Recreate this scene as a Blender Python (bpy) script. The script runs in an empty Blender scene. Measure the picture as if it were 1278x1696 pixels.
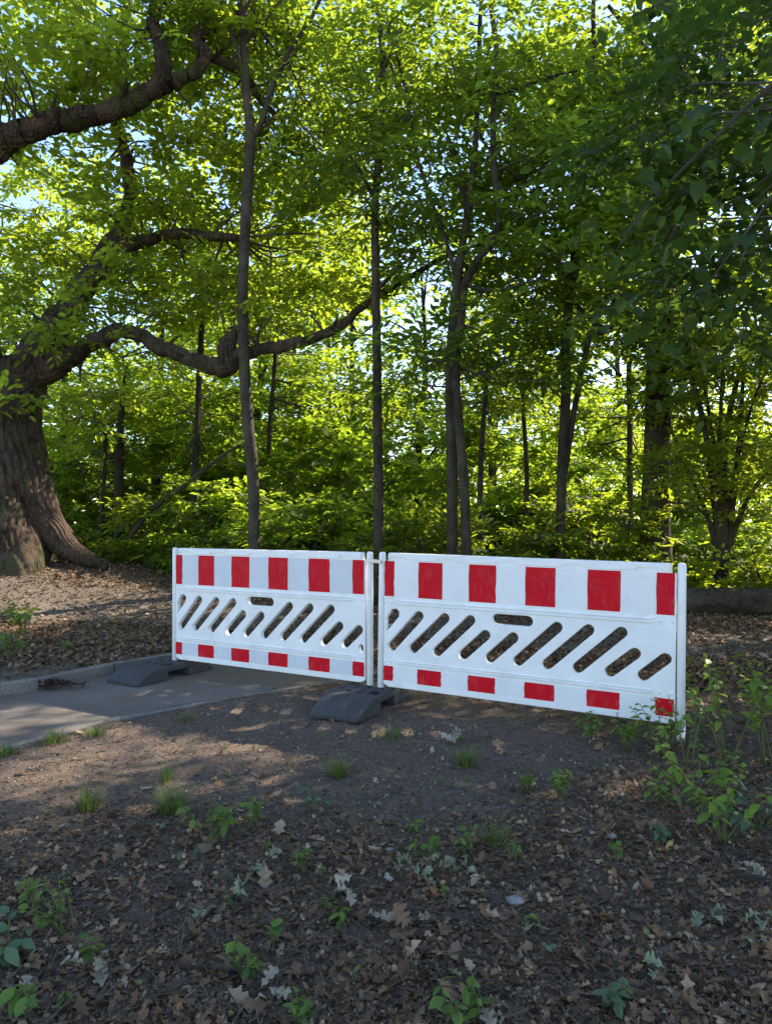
import bpy, math
import numpy as np
from mathutils import Vector, Matrix

R = math.radians
SC = bpy.context.scene
COL = SC.collection

# ------------------------------------------------------------------ camera
CAM_H, FPX, CX, HY = 1.30, 1178.0, 639.0, 865.0      # eye height, focal length in photo pixels, horizon row
cd = bpy.data.cameras.new('camera')
cam = bpy.data.objects.new('camera', cd); COL.objects.link(cam)
cam.location = (0, 0, CAM_H)
cam.rotation_euler = (R(90.0) + math.atan2(HY - 848.0, FPX), 0, 0)
cd.sensor_fit = 'VERTICAL'; cd.sensor_height = 24.0
cd.lens = 24.0 * FPX / 1696.0
cd.clip_start = 0.05; cd.clip_end = 3000.0
SC.camera = cam

# ------------------------------------------------------------------ sky, sun, exposure
SUN_AZ, SUN_EL = 54.0, 40.0                           # clockwise from the view direction, above horizon
w = bpy.data.worlds.new('World'); SC.world = w; w.use_nodes = True
wn = w.node_tree; bg = wn.nodes['Background']
sky = wn.nodes.new('ShaderNodeTexSky'); sky.sky_type = 'NISHITA'; sky.sun_disc = False
sky.sun_elevation = R(SUN_EL); sky.sun_rotation = R(SUN_AZ)
sky.air_density = 1.0; sky.dust_density = 0.15; sky.ozone_density = 1.0
wn.links.new(sky.outputs['Color'], bg.inputs['Color']); bg.inputs['Strength'].default_value = 0.15
sd = bpy.data.lights.new('sun', 'SUN'); sun = bpy.data.objects.new('sun', sd); COL.objects.link(sun)
sd.energy = 5.0; sd.angle = R(0.53); sd.color = (1.0, 0.87, 0.70)
_a, _e = R(SUN_AZ), R(SUN_EL)
SUN_DIR = Vector((math.sin(_a) * math.cos(_e), math.cos(_a) * math.cos(_e), math.sin(_e)))
sun.rotation_euler = SUN_DIR.to_track_quat('Z', 'Y').to_euler()
sun.location = SUN_DIR * 60
SC.view_settings.view_transform = 'Standard'; SC.view_settings.look = 'None'
SC.view_settings.exposure = 1.6; SC.view_settings.gamma = 1.0
SC.view_settings.use_curve_mapping = False
cy = SC.cycles
cy.max_bounces = 8; cy.diffuse_bounces = 4; cy.glossy_bounces = 2; cy.transmission_bounces = 6
cy.sample_clamp_indirect = 6.0; cy.use_denoising = True; cy.caustics_reflective = False; cy.caustics_refractive = False

# ------------------------------------------------------------------ helpers
rng = np.random.default_rng(11)
def U(a, b, n=None): return rng.uniform(a, b, n)
def P(px, py, Y):                                     # photo reading at distance Y -> metres in the place
    return np.array([(px - CX) / FPX * Y, Y, CAM_H - (py - HY) / FPX * Y])
def ss(t):
    t = np.clip(t, 0, 1); return t * t * (3 - 2 * t)
_ph = np.random.default_rng(5).uniform(0, 6.28, (40, 2))
def wob(x, y, s, k):                                  # smooth cheap noise, about -1..1
    o = 0
    for i in range(4):
        a = 1.7 * i + k; p = _ph[(3 * i + k) % 40]
        o = o + np.sin((x * math.cos(a) + y * math.sin(a)) * s * (1 + .37 * i) + p[0]) * np.cos((y * math.cos(a * 1.3) - x * math.sin(a * 1.3)) * s * (.8 + .29 * i) + p[1])
    return o / 2.2
def norm(v): return v / (np.linalg.norm(v, axis=-1, keepdims=True) + 1e-9)

def new_mesh(name, V, F, mats, smooth=False, rnd=None, mi=None):
    """F: list of int arrays (n,3) / (n,4)"""
    V = np.asarray(V, np.float32)
    if not isinstance(F, list): F = [F]
    F = [np.asarray(f, np.int32) for f in F if len(f)]
    me = bpy.data.meshes.new(name)
    me.vertices.add(len(V)); me.vertices.foreach_set('co', V.ravel())
    tot = np.concatenate([np.full(len(f), f.shape[1], np.int32) for f in F])
    lv = np.concatenate([f.ravel() for f in F])
    st = np.concatenate([[0], np.cumsum(tot)[:-1]]).astype(np.int32)
    me.loops.add(len(lv)); me.loops.foreach_set('vertex_index', lv)
    me.polygons.add(len(tot)); me.polygons.foreach_set('loop_start', st)
    me.polygons.foreach_set('use_smooth', np.full(len(tot), smooth))
    for m in (mats if isinstance(mats, (list, tuple)) else [mats]): me.materials.append(m)
    if mi is not None: me.polygons.foreach_set('material_index', np.asarray(mi, np.int32))
    if rnd is not None:
        at = me.attributes.new('rnd', 'FLOAT', 'FACE'); at.data.foreach_set('value', np.asarray(rnd, np.float32))
    me.update(calc_edges=True); me.validate()
    return me
def put(name, me, parent=None, loc=None):
    o = bpy.data.objects.new(name, me); COL.objects.link(o)
    if parent: o.parent = parent
    if loc is not None: o.location = loc
    return o
def tag(o, label, cat=None, group=None, kind=None):
    o['label'] = label
    if cat: o['category'] = cat
    if group: o['group'] = group
    if kind: o['kind'] = kind
    return o
def thing(name, loc, label, cat, group=None):
    o = bpy.data.objects.new(name, None); COL.objects.link(o); o.location = Vector(loc); o.empty_display_size = .1
    return tag(o, label, cat, group)

class MB:                                             # collects geometry for one mesh
    def __init__(s): s.V, s.F3, s.F4, s.n = [], [], [], 0
    def add(s, V, F3=None, F4=None):
        V = np.asarray(V, float)
        if F3 is not None and len(F3): s.F3.append(np.asarray(F3) + s.n)
        if F4 is not None and len(F4): s.F4.append(np.asarray(F4) + s.n)
        s.V.append(V); s.n += len(V)
    def mesh(s, name, mat, smooth=False, org=None, rnd=None):
        V = np.concatenate(s.V)
        if org is not None: V = V - np.asarray(org)
        F = []
        if s.F4: F.append(np.concatenate(s.F4))
        if s.F3: F.append(np.concatenate(s.F3))
        return new_mesh(name, V, F, mat, smooth, rnd)
    def box(s, c, h):
        c = np.array(c, float); h = np.array(h, float)
        V = np.array([[x, y, z] for x in (-1, 1) for y in (-1, 1) for z in (-1, 1)]) * h + c
        s.add(V, None, [[0, 1, 3, 2], [4, 6, 7, 5], [0, 4, 5, 1], [2, 3, 7, 6], [0, 2, 6, 4], [1, 5, 7, 3]])
    def tube(s, pts, rad, n=6, bump=None, cap=True):
        pts = np.asarray(pts, float); rad = np.asarray(rad, float); m = len(pts)
        T = norm(np.gradient(pts, axis=0))
        ref = np.array([1., 0, 0]) if abs(T[:, 0]).mean() < .7 else np.array([0, 1., 0])
        A = norm(ref - T * (T @ ref)[:, None]); B = np.cross(T, A)
        th = np.arange(n) / n * 2 * math.pi
        rr = rad[:, None] * np.ones(n)
        if bump is not None: rr = rr * bump(np.arange(m)[:, None] + 0 * th, th[None, :] + 0 * rr, pts[:, 2][:, None])
        V = pts[:, None] + rr[..., None] * (np.cos(th)[None, :, None] * A[:, None] + np.sin(th)[None, :, None] * B[:, None])
        i = np.arange(m - 1)[:, None] * n; j = np.arange(n)[None]; k = (j + 1) % n
        F4 = np.stack([i + j, i + k, i + n + k, i + n + j], -1).reshape(-1, 4)
        V = V.reshape(-1, 3); F3 = None
        if cap:
            V = np.vstack([V, pts[:1], pts[-1:]]); a = m * n; jj = np.arange(n); kk = (jj + 1) % n
            F3 = np.vstack([np.stack([kk, jj, 0 * jj + a], -1), np.stack([(m - 1) * n + jj, (m - 1) * n + kk, 0 * jj + a + 1], -1)])
        s.add(V, F3, F4)
def spline(pts, per=4):                               # Catmull-Rom through rows (any number of columns)
    p = np.asarray(pts, float); p = np.vstack([2 * p[0] - p[1], p, 2 * p[-1] - p[-2]])
    out = []
    for i in range(1, len(p) - 2):
        for t in np.arange(per) / per:
            out.append(.5 * (2 * p[i] + (p[i + 1] - p[i - 1]) * t + (2 * p[i - 1] - 5 * p[i] + 4 * p[i + 1] - p[i + 2]) * t * t + (3 * p[i] - p[i - 1] - 3 * p[i + 1] + p[i + 2]) * t ** 3))
    out.append(p[-2]); return np.array(out)
def limb(rows, per=4):                                # rows: (px, py, Y, radius in photo pixels) -> points, radii in metres
    q = np.array([np.append(P(a, b, c), r / FPX * c) for a, b, c, r in rows])
    s = spline(q, per); return s[:, :3], np.maximum(s[:, 3], .003)

# ------------------------------------------------------------------ materials
def mat(name):
    m = bpy.data.materials.new(name); m.use_nodes = True; nt = m.node_tree
    return m, nt, nt.nodes['Principled BSDF'], nt.nodes['Material Output']
def nd(nt, t, **kw):
    n = nt.nodes.new(t)
    for k, v in kw.items(): setattr(n, k, v)
    return n
def ramp(nt, fac, stops):
    r = nd(nt, 'ShaderNodeValToRGB'); e = r.color_ramp.elements
    while len(e) < len(stops): e.new(.5)
    for x, (p, c) in zip(e, stops): x.position = p; x.color = (*c, 1) if len(c) == 3 else c
    nt.links.new(fac, r.inputs['Fac']); return r.outputs['Color']
def coords(nt, scale=(1, 1, 1)):
    t = nd(nt, 'ShaderNodeTexCoord'); m = nd(nt, 'ShaderNodeMapping'); m.inputs['Scale'].default_value = scale
    nt.links.new(t.outputs['Object'], m.inputs['Vector']); return m.outputs['Vector']
def noise(nt, vec, scale, detail=5, rough=.55, dist=0):
    n = nd(nt, 'ShaderNodeTexNoise'); n.inputs['Scale'].default_value = scale; n.inputs['Detail'].default_value = detail
    n.inputs['Roughness'].default_value = rough; n.inputs['Distortion'].default_value = dist
    nt.links.new(vec, n.inputs['Vector']); return n.outputs['Fac']
def mixc(nt, fac, a, b, mode='MIX'):
    m = nd(nt, 'ShaderNodeMix', data_type='RGBA', blend_type=mode)
    for s, v in ((m.inputs[0], fac), (m.inputs[6], a), (m.inputs[7], b)):
        if hasattr(v, 'is_linked') or hasattr(v, 'links'): nt.links.new(v, s)
        else: s.default_value = v if isinstance(v, (int, float)) else (*v, 1)
    return m.outputs[2]
def bump(nt, bsdf, h, strength, dist):
    b = nd(nt, 'ShaderNodeBump'); b.inputs['Strength'].default_value = strength; b.inputs['Distance'].default_value = dist
    nt.links.new(h, b.inputs['Height']); nt.links.new(b.outputs['Normal'], bsdf.inputs['Normal'])

def leaf_mat(name, dark, light, glow, trans=.45, rough=.5):
    m, nt, b, out = mat(name)
    a = nd(nt, 'ShaderNodeAttribute', attribute_name='rnd')
    c = mixc(nt, a.outputs['Fac'], dark, light)
    nt.links.new(c, b.inputs['Base Color']); b.inputs['Roughness'].default_value = rough
    b.inputs['Specular IOR Level'].default_value = .25
    t = nd(nt, 'ShaderNodeBsdfTranslucent')
    g = mixc(nt, a.outputs['Fac'], tuple(x * .75 for x in glow), glow)
    nt.links.new(g, t.inputs['Color'])
    mx = nd(nt, 'ShaderNodeMixShader'); mx.inputs[0].default_value = trans
    nt.links.new(b.outputs[0], mx.inputs[1]); nt.links.new(t.outputs[0], mx.inputs[2]); nt.links.new(mx.outputs[0], out.inputs['Surface'])
    return m
M = {}
M['oak_leaf'] = leaf_mat('oak_leaf', (.060, .095, .014), (.135, .165, .022), (.55, .68, .045), .54)
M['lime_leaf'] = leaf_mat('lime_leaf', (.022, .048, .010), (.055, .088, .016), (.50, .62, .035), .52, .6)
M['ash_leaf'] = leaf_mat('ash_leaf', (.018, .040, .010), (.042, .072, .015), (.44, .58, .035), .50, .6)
M['shade_leaf'] = leaf_mat('shade_lime_leaf', (.016, .036, .013), (.032, .058, .018), (.16, .28, .025), .36, .6)  # lime foliage again, its shade put into the colour as darker tones
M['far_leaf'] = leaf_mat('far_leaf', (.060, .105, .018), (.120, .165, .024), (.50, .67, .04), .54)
M['bush_leaf'] = leaf_mat('bush_leaf', (.040, .080, .014), (.095, .140, .020), (.56, .66, .035), .52)
M['herb_leaf'] = leaf_mat('herb_leaf', (.060, .120, .024), (.125, .19, .038), (.26, .40, .03), .35)
M['dusty_leaf'] = leaf_mat('dusty_leaf', (.060, .115, .060), (.10, .15, .085), (.12, .2, .06), .25)
M['grass_blade'] = leaf_mat('grass_blade', (.050, .095, .020), (.17, .18, .06), (.2, .3, .05), .3)
def dry_mat(name, cols, trans=.15):
    m, nt, b, out = mat(name)
    a = nd(nt, 'ShaderNodeAttribute', attribute_name='rnd')
    c = ramp(nt, a.outputs['Fac'], [(i / max(1, len(cols) - 1), k) for i, k in enumerate(cols)])
    n = noise(nt, coords(nt), 60, 3); c = mixc(nt, .5, c, ramp(nt, n, [(.3, (.45, .45, .45)), (.7, (1, 1, 1))]), 'MULTIPLY')
    nt.links.new(c, b.inputs['Base Color']); b.inputs['Roughness'].default_value = .75; b.inputs['Specular IOR Level'].default_value = .25
    t = nd(nt, 'ShaderNodeBsdfTranslucent'); nt.links.new(c, t.inputs['Color'])
    mx = nd(nt, 'ShaderNodeMixShader'); mx.inputs[0].default_value = trans
    nt.links.new(b.outputs[0], mx.inputs[1]); nt.links.new(t.outputs[0], mx.inputs[2]); nt.links.new(mx.outputs[0], out.inputs['Surface'])
    return m
M['litter'] = dry_mat('dry_litter', [(.058, .034, .020), (.125, .072, .039), (.20, .112, .056), (.140, .096, .064), (.26, .160, .088), (.20, .105, .05), (.42, .31, .20)])
M['pale_leaf'] = dry_mat('pale_dry_leaf', [(.26, .215, .15), (.36, .30, .22), (.46, .39, .29)])
M['silver_leaf'] = dry_mat('silver_green_leaf', [(.17, .20, .11), (.27, .29, .18)])
M['yellow_leaf'] = dry_mat('yellow_dry_leaf', [(.36, .26, .09), (.42, .32, .12)])
M['brown_leaf'] = dry_mat('brown_dry_leaf', [(.13, .075, .045), (.22, .13, .075)])

def bark_mat(name, lo, hi, zs=.16, scale=26, moss=0, strength=.8, dist=.02):
    m, nt, b, out = mat(name)
    v = coords(nt, (1, 1, zs)); n1 = noise(nt, v, scale, 6, .6, 1.2); n2 = noise(nt, coords(nt), 3.0, 4)
    c = ramp(nt, n1, [(.30, tuple(x * .45 for x in lo)), (.48, lo), (.72, hi)])
    c = mixc(nt, ramp(nt, n2, [(.4, (0, 0, 0)), (.7, (.6, .6, .6))]), c, tuple(x * 1.25 for x in hi))
    if moss:
        n3 = noise(nt, coords(nt), 2.2, 5); c = mixc(nt, ramp(nt, n3, [(.52, (0, 0, 0)), (.68, (moss,) * 3)]), c, (.07, .085, .018))
    nt.links.new(c, b.inputs['Base Color']); b.inputs['Roughness'].default_value = .9; b.inputs['Specular IOR Level'].default_value = .2
    bump(nt, b, n1, strength, dist); return m
M['oak_bark'] = bark_mat('oak_bark', (.036, .025, .018), (.125, .086, .060), .25, 22, .6, 1.0, .06)
M['grey_bark'] = bark_mat('grey_bark', (.036, .029, .022), (.088, .073, .056), .5, 34, .45, .9, .012)
M['dark_bark'] = bark_mat('dark_bark', (.028, .022, .016), (.072, .056, .043), .2, 26, .4, .9, .015)
M['twig_bark'] = bark_mat('twig_bark', (.05, .042, .033), (.11, .09, .07), .3, 40, .3, .4, .004)
M['dead_wood'] = bark_mat('dead_wood', (.040, .030, .022), (.095, .073, .055), 1, 14, .4, 1.0, .04)

def ground_mat():
    m, nt, b, out = mat('forest_floor')
    tc = nd(nt, 'ShaderNodeTexCoord').outputs['Object']
    n1 = noise(nt, tc, 1.3, 6); n2 = noise(nt, tc, 38, 8, .7); n3 = noise(nt, tc, 160, 4, .7)
    soil = ramp(nt, n2, [(.30, (.080, .059, .044)), (.5, (.175, .134, .104)), (.66, (.28, .22, .17)), (.8, (.40, .32, .25))])
    soil = mixc(nt, ramp(nt, n1, [(.35, (0, 0, 0)), (.7, (.5, .5, .5))]), soil, (.15, .110, .085))
    soil = mixc(nt, .5, soil, ramp(nt, n3, [(.3, (.45, .45, .45)), (.6, (1.15, 1.1, 1.05))]), 'MULTIPLY')
    sx = nd(nt, 'ShaderNodeSeparateXYZ'); nt.links.new(tc, sx.inputs[0])
    ad = nd(nt, 'ShaderNodeMath', operation='MULTIPLY_ADD'); nt.links.new(noise(nt, tc, .25, 4), ad.inputs[0]); ad.inputs[1].default_value = 8; nt.links.new(sx.outputs['Y'], ad.inputs[2])
    mr = nd(nt, 'ShaderNodeMapRange'); mr.inputs['From Min'].default_value = 24; mr.inputs['From Max'].default_value = 28
    nt.links.new(ad.outputs[0], mr.inputs['Value'])
    grass = ramp(nt, noise(nt, tc, 3, 6), [(.3, (.075, .125, .022)), (.7, (.16, .21, .035))])
    nt.links.new(mixc(nt, mr.outputs[0], soil, grass), b.inputs['Base Color'])
    b.inputs['Roughness'].default_value = .95; b.inputs['Specular IOR Level'].default_value = .15
    mm = nd(nt, 'ShaderNodeMath', operation='ADD'); nt.links.new(n2, mm.inputs[0]); nt.links.new(n3, mm.inputs[1])
    bump(nt, b, mm.outputs[0], 1.0, .018); return m
M['ground'] = ground_mat()
def simple(name, stops, scale, rough=.9, spec=.2, bstr=.5, bdist=.004, detail=6, big=None):
    m, nt, b, out = mat(name); v = coords(nt)
    n = noise(nt, v, scale, detail, .65); c = ramp(nt, n, stops)
    if big: c = mixc(nt, .7, c, ramp(nt, noise(nt, v, big, 5), [(.3, (.55, .53, .5)), (.7, (1.15, 1.12, 1.1))]), 'MULTIPLY')
    nt.links.new(c, b.inputs['Base Color']); b.inputs['Roughness'].default_value = rough; b.inputs['Specular IOR Level'].default_value = spec
    bump(nt, b, n, bstr, bdist); return m
M['gravel'] = simple('gravel', [(.3, (.065, .052, .041)), (.5, (.135, .112, .091)), (.7, (.24, .205, .17))], 70, .95, .15, 1, .012, 8, .9)
M['asphalt'] = simple('asphalt', [(.32, (.085, .074, .063)), (.5, (.170, .150, .130)), (.68, (.32, .285, .25))], 130, .95, .15, 1.0, .006, 5, 1.1)
_nt = M['asphalt'].node_tree; _b = _nt.nodes['Principled BSDF']; _l = _b.inputs['Base Color'].links[0].from_socket
_c = mixc(_nt, ramp(_nt, noise(_nt, coords(_nt), 2.3, 8, .7), [(.46, (0, 0, 0)), (.64, (.75, .75, .75))]), _l, (.15, .115, .085))
_c = mixc(_nt, ramp(_nt, noise(_nt, coords(_nt), 55, 2, .5), [(.62, (0, 0, 0)), (.70, (.55, .55, .55))]), _c, (.045, .042, .04)); _nt.links.new(_c, _b.inputs['Base Color'])
M['kerb'] = simple('kerb_concrete', [(.3, (.10, .092, .082)), (.6, (.21, .195, .175))], 60, .9, .2, .6, .004, 6, 3)
M['rubber'] = simple('recycled_rubber', [(.3, (.030, .030, .032)), (.58, (.060, .061, .064)), (.75, (.14, .14, .14))], 90, .72, .35, .8, .004, 6, 4)
M['pebble'] = dry_mat('pebble', [(.08, .068, .058), (.16, .14, .12), (.27, .24, .21)], 0)
M['stone'] = simple('stone', [(.3, (.12, .115, .11)), (.7, (.26, .25, .24))], 30)
M['acorn'] = dry_mat('acorn', [(.14, .16, .05), (.26, .20, .11), (.30, .22, .14), (.14, .085, .05)], 0)
def plastic(name, col, rough, spec, var=.06, coat=0, scale=6, dirt=.16):
    m, nt, b, out = mat(name); v = coords(nt); n = noise(nt, v, scale, 6, .6)
    c = ramp(nt, n, [(.3, tuple(x * (1 - var * 2) for x in col)), (.65, col)])
    if dirt:
        d1 = ramp(nt, noise(nt, v, 9, 8, .75), [(.52, (0, 0, 0)), (.72, (dirt,) * 3)]); d2 = ramp(nt, noise(nt, coords(nt, (3, 3, .5)), 16, 5, .7), [(.55, (0, 0, 0)), (.75, (dirt * .8,) * 3)])
        c = mixc(nt, d1, c, (.30, .26, .20)); c = mixc(nt, d2, c, (.42, .38, .32))
    nt.links.new(c, b.inputs['Base Color']); b.inputs['Roughness'].default_value = rough; b.inputs['Specular IOR Level'].default_value = spec
    b.inputs['Coat Weight'].default_value = coat; b.inputs['Coat Roughness'].default_value = .15
    bump(nt, b, noise(nt, v, 3.0, 2), .12, .01); return m
M['white'] = plastic('white_plastic', (.80, .80, .80), .42, .4)
M['film'] = plastic('white_reflective_film', (.60, .63, .68), .45, .3, .03, 0)
M['red'] = plastic('red_reflective_film', (.56, .004, .016), .5, .12, .05, 0)
M['metal'] = plastic('galvanised_steel', (.45, .45, .45), .4, .5); M['metal'].node_tree.nodes['Principled BSDF'].inputs['Metallic'].default_value = .9

# ------------------------------------------------------------------ ground
def rise(x, y):
    return .36 * ss((y - 7) / 5.5) * (.25 + .75 * ss((1.5 - x) / 7)) + .42 * np.exp(-(((x + 6.7) / 2.8) ** 2 + ((y - 12.2) / 1.7) ** 2))
NEAR = np.array([[-4.4, 2.0], [-2.21, 4.08], [-1.77, 4.76], [-1.13, 5.37], [-.49, 5.82], [.05, 6.15]])     # near edge of the paved path
FAR = np.array([[-5.6, 3.4], [-2.93, 5.28], [-2.55, 5.85], [-2.18, 6.30], [-1.70, 6.85], [-1.1, 7.4]])      # kerb side
NEAR_S = spline(NEAR, 8); FAR_S = spline(FAR, 8)
POLY = np.vstack([NEAR_S, FAR_S[::-1]])
def inpoly(x, y, poly):
    r = np.zeros(np.shape(x), bool); n = len(poly)
    for i in range(n):
        (x0, y0), (x1, y1) = poly[i], poly[i - 1]
        if y0 == y1: continue
        r ^= ((y0 > y) != (y1 > y)) & (x < (x1 - x0) * (y - y0) / (y1 - y0) + x0)
    return r
def pdist(x, y, line):
    d = np.full(np.shape(x), 1e9)
    for a, b in zip(line[:-1], line[1:]):
        e = b - a; t = np.clip(((x - a[0]) * e[0] + (y - a[1]) * e[1]) / (e @ e), 0, 1)
        d = np.minimum(d, np.hypot(x - a[0] - t * e[0], y - a[1] - t * e[1]))
    return d
def gh(x, y):
    x = np.asarray(x, float); y = np.asarray(y, float)
    z = rise(x, y) + .012 * wob(x, y, 5, 1) + .006 * wob(x, y, 14, 2) + .035 * wob(x, y, 1.1, 3) * ss((np.hypot(x + .8, y - 5.4) - 1.2) / 2)
    z = z - .10 * ss((np.hypot(x, y) - 60) / 200)
    ins = inpoly(x, y, POLY); z = np.where(ins, np.minimum(z, rise(x, y) - .03), z)
    dn = pdist(x, y, NEAR); z = np.where(~ins & (dn < .35), z * ss(dn / .35) + (rise(x, y) - .012) * (1 - ss(dn / .35)), z)
    return z
def axis(lo, hi, step, far):
    a = list(np.arange(lo, hi, step)); s = step; x = a[-1]
    while x < far: s *= 1.22; x += s; a.append(x)
    s = step; x = lo; l = []
    while x > -far: s *= 1.22; x -= s; l.append(x)
    return np.array(l[::-1] + a)
ax, ay = axis(-4.2, 4.2, .04, 900), axis(1.3, 9, .04, 900)
gx, gy = np.meshgrid(ax, ay); gz = gh(gx, gy) + .006 * wob(gx, gy, 37, 6) * (np.hypot(gx, gy) < 12)
nx, ny = len(ax), len(ay)
i = np.arange(ny - 1)[:, None] * nx + np.arange(nx - 1)[None]
GF = np.stack([i, i + 1, i + nx + 1, i + nx], -1).reshape(-1, 4)
g = put('ground', new_mesh('ground', np.stack([gx, gy, gz], -1).reshape(-1, 3), GF, M['ground'], True))
tag(g, 'dark bare soil of the wood running out to a sunlit meadow', kind='structure')

def strip(name, a, b, m, z0, nacross=6, zf=None):
    V = []; n = len(a)
    for k in range(nacross + 1):
        t = k / nacross; q = a * (1 - t) + b * t; V.append(np.column_stack([q, rise(q[:, 0], q[:, 1]) + z0 if zf is None else zf(q)]))
    V = np.stack(V, 1).reshape(-1, 3); c = nacross + 1
    i = np.arange(n - 1)[:, None] * c + np.arange(nacross)[None]
    return put(name, new_mesh(name, V, np.stack([i, i + 1, i + c + 1, i + c], -1).reshape(-1, 4), m, True))
pv = strip('paved_path', NEAR_S, FAR_S, M['asphalt'], 0.0)
tag(pv, 'narrow grey asphalt path entering beside the kerb', kind='structure')
# kerb stones along the far side, flush edging along the near side
def course(name, line, length, width, top, depth, side, label):
    root = bpy.data.objects.new(name, None); COL.objects.link(root); tag(root, label, kind='structure')
    d = np.concatenate([[0], np.cumsum(np.hypot(*np.diff(line, axis=0).T))]); s = .02
    while s + length < d[-1]:
        p0, p1 = [np.array([np.interp(q, d, line[:, 0]), np.interp(q, d, line[:, 1])]) for q in (s, s + length - .012)]
        e = p1 - p0; L = np.linalg.norm(e); ang = math.atan2(e[1], e[0]); b = .008
        pr = np.array([[0, -depth], [0, top - b], [b, top], [width - b, top], [width, top - b], [width, -depth]]) * [side, 1]
        V = np.vstack([np.column_stack([np.full(6, x), pr]) for x in (0, .006, L - .006, L)])
        V[:6, 1:] *= .98; V[18:, 1:] *= .98
        F = [[r * 6 + q, r * 6 + (q + 1) % 6, r * 6 + 6 + (q + 1) % 6, r * 6 + 6 + q] for r in range(3) for q in range(6)]
        mb = MB(); mb.add(V, None, F + [[0, 5, 4, 1], [1, 4, 3, 2], [18, 19, 22, 23], [19, 20, 21, 22]])
        o = put(name[:-1] if name.endswith('s') else name + '_stone', mb.mesh('kerb_stone', M['kerb']), root, (p0[0], p0[1], float(rise(*p0)) + U(-.006, .006)))
        o.rotation_euler = (U(-.02, .02), U(-.008, .008), ang); s += length
course('kerb', FAR_S, .72, .08, .085, .1, 1, 'low grey kerb along the far side of the asphalt path')
course('path_edging', NEAR_S, .95, .05, .006, .1, -1, 'flush concrete edging between asphalt path and bare soil')

GP = spline(np.array([[12, 4.8], [8, 6.0], [4, 7.3], [1, 8.5], [-1.5, 9.3], [-3.5, 9.7], [-6, 9.8], [-10, 9.7], [-16, 9.4], [-25, 9.0]]), 60)
t = norm(np.gradient(GP, axis=0)); nrm = np.column_stack([-t[:, 1], t[:, 0]])
wl = 1.0 + .22 * wob(GP[:, 0], GP[:, 1], 2.1, 4) + .10 * wob(GP[:, 0], GP[:, 1], 9, 5) + .05 * wob(GP[:, 0], GP[:, 1], 31, 8); wr = 1.15 + .22 * wob(GP[:, 0], GP[:, 1], 2.6, 7) + .10 * wob(GP[:, 0], GP[:, 1], 8, 2) + .05 * wob(GP[:, 0], GP[:, 1], 33, 1)
gp = strip('gravel_path', GP - nrm * wr[:, None], GP + nrm * wl[:, None], M['gravel'], 0, 24, lambda q: gh(q[:, 0], q[:, 1]) + .008)
tag(gp, 'trodden grey gravel path crossing behind the barriers', kind='structure')

# ------------------------------------------------------------------ leaves, sprays, crowns
L_OVAL = (np.array([[0, 0, 0], [.30, .26, .05], [.70, .24, .04], [1, 0, -.08], [.70, -.24, .04], [.30, -.26, .05]]), np.array([[0, 3, 2, 1], [0, 5, 4, 3]]))
L_NARROW = (L_OVAL[0] * [1, .62, 1], L_OVAL[1])
L_DIA = (np.array([[0, 0, 0], [.45, .33, .06], [1, 0, -.06], [.45, -.33, .06]]), np.array([[0, 2, 1], [0, 3, 2]]))
def rot(yaw, pitch, roll):
    cy_, sy, cp, sp, cr, sr = math.cos(yaw), math.sin(yaw), math.cos(pitch), math.sin(pitch), math.cos(roll), math.sin(roll)
    return np.array([[cy_, -sy, 0], [sy, cy_, 0], [0, 0, 1]]) @ np.array([[cp, 0, -sp], [0, 1, 0], [sp, 0, cp]]) @ np.array([[1, 0, 0], [0, cr, -sr], [0, sr, cr]])
def make_spray(leaf, n, L, size, droop=.25):
    V = []
    def twig(o, yaw0, ln, k):
        for q in range(k):
            s = (q + .7) / k; side = 1 if q % 2 else -1
            p = o + np.array([math.cos(yaw0) * s * ln, math.sin(yaw0) * s * ln, -droop * (s * ln) ** 2 / L])
            yw = yaw0 + (side * U(.6, 1.25) if q < k - 1 else U(-.3, .3))
            Rm = rot(yw, U(-.6, .2), U(-.45, .45)); sz = size * U(.5, 1.3)
            V.append((leaf[0] * sz + [size * .25, 0, 0]) @ Rm.T + p)
    twig(np.zeros(3), 0, L, n // 2)
    twig(np.array([.3 * L, 0, 0]), .8, L * .5, n // 4); twig(np.array([.5 * L, 0, -.02]), -.8, L * .45, n - n // 2 - n // 4)
    return np.array(V)                                # (n, k, 3)
def scatter(sprays, leaf, pos, dirs, scale):
    """all leaves of a crown as arrays"""
    n = len(pos); x = norm(dirs); up = np.zeros((n, 3)); up[:, 2] = 1; up += rng.normal(0, .24, (n, 3))
    z = norm(up - x * (x * up).sum(1, keepdims=True)); y = np.cross(z, x)
    Rm = np.stack([x, y, z], -1); pick = rng.integers(0, len(sprays), n); out = []
    for k, sp in enumerate(sprays):
        m = pick == k
        if not m.any(): continue
        v = np.einsum('nij,lkj->nlki', Rm[m] * scale[m, None, None], sp) + pos[m, None, None, :]
        out.append(v.reshape(-1, leaf[0].shape[0], 3))
    return np.concatenate(out)
def leaf_mesh(name, LV, leaf, m, org):
    n, k = LV.shape[:2]; F = (leaf[1][None] + (np.arange(n) * k)[:, None, None]).reshape(-1, leaf[1].shape[1])
    r = np.repeat(np.clip(rng.normal(.5, .27, n), 0, 1), len(leaf[1]))
    return new_mesh(name, LV.reshape(-1, 3) - np.asarray(org), F, m, False, r)
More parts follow.
